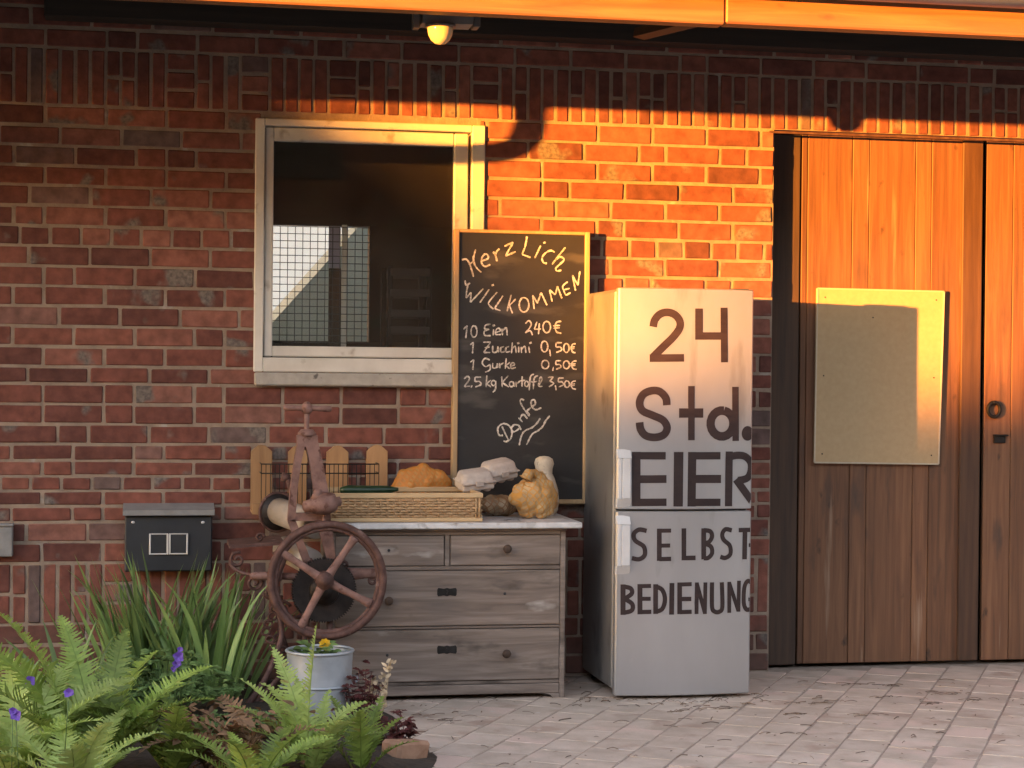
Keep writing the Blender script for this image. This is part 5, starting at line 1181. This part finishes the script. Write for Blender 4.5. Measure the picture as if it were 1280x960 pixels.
for (px, d, h, tp, label) in ((478, 1.15, .20, (486, 828), 'tan dried flower stalk in front of the drawers'), (463, 1.02, .15, (466, 850), 'short tan dried stalk near the bucket handle')):
    x = W(px, 890, d).x; o = thing('dry_stalk', (x, -d, 0), label, 'dry plant', 'dried stalks'); b = MB(); tpw = W(tp[0], tp[1], d)
    base = Vector((x - .02, -d, .0)); pts = spline([base, base.lerp(tpw, .5) + Vector((.012, 0, 0)), tpw], 6); b.tube(pts, .0024, 6)
    for k in range(44):
        t = random.uniform(.25, 1); q = base.lerp(tpw, t) + Vector((random.gauss(0, .008), random.gauss(0, .008), 0)); a_ = random.uniform(0, 6.28)
        leaf(b, q, (math.cos(a_), math.sin(a_), .8), (0, -1, .3), random.uniform(.014, .03), random.uniform(.009, .015))
    b.build('seed_head', TAN, o)
p = G(512, 948); es = thing('edging_stone', (p.x, p.y, 0), 'reddish clay edging stone at the corner of the bed', 'stone')
b = MB(); Mx = Matrix.Translation((p.x, p.y, 0)) @ Matrix.Rotation(R(35), 4, 'Z') @ Matrix.Rotation(R(8), 4, 'Y'); b.box(-.10, .045, -.05, .05, -.05, .062, .012, M=Mx, jit=.012); b.build('stone_block', CLAY, es)

# ------------------------------------------------------------ straw and leaf crumbs on the paving
random.seed(31); b = MB()
def bit(x, y, L_, a_, th, z=.004):
    c_, s_ = math.cos(a_), math.sin(a_); bend = random.uniform(-.13, .13) * L_
    pts = [(x - c_ * L_ / 2, y - s_ * L_ / 2, z), (x - s_ * bend * .5, y + c_ * bend * .5, z + random.uniform(0, .006)), (x + c_ * L_ / 2, y + s_ * L_ / 2, z)]
    b.tube(spline(pts, 3), th * .75, 4)
for _ in range(110):
    px = random.uniform(500, 1290); py = random.choice((random.uniform(845, 960), random.gauss(880, 18))); q = G(px, max(846, py)); bit(q.x, q.y, random.uniform(.012, .07), random.gauss(0, .7), random.uniform(.001, .0026))
for (px, py) in ((1105, 858), (1075, 857), (1160, 868), (1190, 868), (1165, 880), (1110, 872), (1000, 893), (1075, 895), (1000, 880), (1030, 878), (870, 888), (905, 886), (845, 890), (1215, 876), (530, 895), (560, 900)):
    for _ in range(5): q = G(px + random.gauss(0, 11), py + random.gauss(0, 1.0)); bit(q.x, q.y, random.uniform(.02, .08), random.gauss(.05, .3), random.uniform(.0010, .0022))
for _ in range(90):
    px = random.uniform(490, 1290); q = G(px, random.uniform(846, 965)); a_ = random.uniform(0, 6.28); leaf(b, (q.x, q.y, .006), (math.cos(a_), math.sin(a_), .15), (0, 0, 1), random.uniform(.008, .026), random.uniform(.006, .012))
for _ in range(70):
    px = random.uniform(720, 960); q = G(px, random.uniform(866, 884)); bit(q.x, min(q.y, -.60), random.uniform(.01, .05), random.gauss(0, .8), random.uniform(.001, .0028))
tag(b.build('straw_litter', STRAW), None, None, kind='stuff')

# ------------------------------------------------------------ across the yard: unseen blockers added to shape sun, sky light and reflections
FH = thing('unseen_farmhouse', (3, -24, 0), 'unseen brick house added across the yard to darken the window reflection', 'house')  # unseen house added to hide bright horizon from the pane's reflection
b = MB(); b.prism([(-7, -.1), (13, -.1), (13, 3.6), (3, 10.5), (-7, 3.6)], -34, -24); b.build('house_side', BRICK, FH)
for sg in (-1, 1):
    b = MB(); xs = [3 + sg * 10.6, 3]; zs_ = [3.28, 10.62]
    vs_ = [(x, y, z + dz) for dz in (0, .15) for y in (-34.3, -23.7) for (x, z) in zip(xs, zs_)]
    b.add(vs_, [[0, 1, 3, 2], [4, 5, 7, 6], [0, 1, 5, 4], [2, 3, 7, 6], [0, 2, 6, 4], [1, 3, 7, 5]]); b.build('roof_slope', TILE, FH)
for (x, z) in ((-3, 1.0), (1, 1.0), (5, 1.0), (9, 1.0), (1, 4.6), (5, 4.6)):
    b = MB(); b.box(x - .6, x + .6, -24.0, -23.95, z, z + 1.4, .02); b.build('window', BLACKP, FH)
fwd = Vector((-math.sin(SUN_AZ), -math.cos(SUN_AZ), 0)); side = Vector((math.cos(SUN_AZ), -math.sin(SUN_AZ), 0))
DS = 46.0; lift = DS * math.tan(SUN_EL)
def FP(u, s_, z): p = fwd * (DS + s_) + side * u; return (p.x, p.y, z)
TL = MB(); random.seed(12)
def bush_wall(xa, ya, xb, yb, h):
    L_ = math.hypot(xb - xa, yb - ya); n = int(L_ / 1.2); nx, ny = (ya - yb) / L_, (xb - xa) / L_
    m = 12; vs_ = []
    for i in range(n + 1):
        for k in range(m + 1):
            t = k / m; hh = h * (1 + .25 * noise.noise(Vector((i * .35, xa, 3)))); bul = math.sin(math.pi * min(1, t * .9 + .1)) * 1.6 * (1 + .6 * noise.noise(Vector((i * .5, k * .6, ya))))
            vs_.append((lerp(xa, xb, i / n) + nx * bul, lerp(ya, yb, i / n) + ny * bul, -.1 + hh * t))
    TL.add(vs_, [[i * (m + 1) + k, i * (m + 1) + k + 1, (i + 1) * (m + 1) + k + 1, (i + 1) * (m + 1) + k] for i in range(n) for k in range(m)])
    for _ in range(int(L_ * 45)):
        v_ = Vector(random.choice(vs_)) + Vector((random.gauss(0, .5), random.gauss(0, .5), random.gauss(0, .5))); a_ = random.uniform(0, 6.28); leaf(TL, v_, (math.cos(a_), math.sin(a_), random.uniform(-.6, .6)), (random.random() - .5, random.random() - .5, 1), random.uniform(.3, .6), random.uniform(.2, .4))
bush_wall(-24, -26, 34, -26, 9.5); bush_wall(26, -30, 26, 6, 9)
tag(TL.build('sky_screen_treeline', HEDGE), None, None, kind='stuff')  # unseen trees added to block low sky and darken the wall under the canopy
BN = thing('barn', FP(-6, 4, 0), 'unseen plastered barn, its steep red roof shaped to shade the wall', 'barn')  # unseen sun blocker; roof slope follows the wanted shade edge on the wall
ue, ze = .30, 1.30 + lift; us, zs = -.75, 2.90 + lift; sl2 = (zs - ze) / (ue - us); ur = -5.5; zr_ = ze + sl2 * (ue - ur)
b = MB(); e_ = ue - .25
prof = [(e_, -.1), (e_, ze + .18), (ur, zr_ - .1), (2 * ur - e_, ze + .18), (2 * ur - e_, -.1)]
vs_ = [FP(u, 0.2, z) for (u, z) in prof] + [FP(u, 12, z) for (u, z) in prof]
b.add(vs_, [[0, 1, 2, 3, 4], [5, 6, 7, 8, 9], [0, 1, 6, 5], [1, 2, 7, 6], [2, 3, 8, 7], [3, 4, 9, 8], [4, 0, 5, 9]]); b.build('barn_side', BARNW, BN)
for sg in (1, -1):
    b = MB(); P_ = [(ue if sg > 0 else 2 * ur - ue, ze), (ur, zr_)]
    vs_ = [FP(u, s_, z + dz) for dz in (0, .14) for s_ in (0, 12.3) for (u, z) in P_]
    b.add(vs_, [[0, 1, 3, 2], [4, 5, 7, 6], [0, 1, 5, 4], [2, 3, 7, 6], [0, 2, 6, 4], [1, 3, 7, 5]]); b.build('roof_slope', TILE, BN)
HG = MB(); random.seed(8)
hgt = 1.36 + lift
n = 90
for k in range(n):
    u = lerp(-.4, 9, k / n); hh = hgt + .05 * noise.noise(Vector((u * 1.5, 0, 0))) - .12
    HG.add([FP(u - .08, -.5, -.1), FP(u + .08, -.5, -.1), FP(u + .08, .5, -.1), FP(u - .08, .5, -.1), FP(u - .08, -.4, hh), FP(u + .08, -.4, hh), FP(u + .08, .4, hh), FP(u - .08, .4, hh)], [[0, 1, 5, 4], [1, 2, 6, 5], [2, 3, 7, 6], [3, 0, 4, 7], [4, 5, 6, 7]])
for _ in range(2600):
    u = random.uniform(-.4, 9); hh = hgt + .05 * noise.noise(Vector((u * 1.5, 0, 0))) - random.random() * .14; q = Vector(FP(u, random.uniform(-.5, .5), hh)); a_ = random.uniform(0, 6.28); leaf(HG, q, (math.cos(a_), math.sin(a_), random.uniform(-.2, .5)), (0, 0, 1), random.uniform(.06, .12), random.uniform(.04, .07))
tag(HG.build('shading_hedge', HEDGE), 'unseen clipped green hedgerow added to shade the lower wall', 'shading_hedge')  # unseen sun blocker, its height set to keep the lower wall in shade

for o in bpy.data.objects:
    if '_o' in o: del o['_o']
for m in bpy.data.materials:
    if '_p' in m: del m['_p']
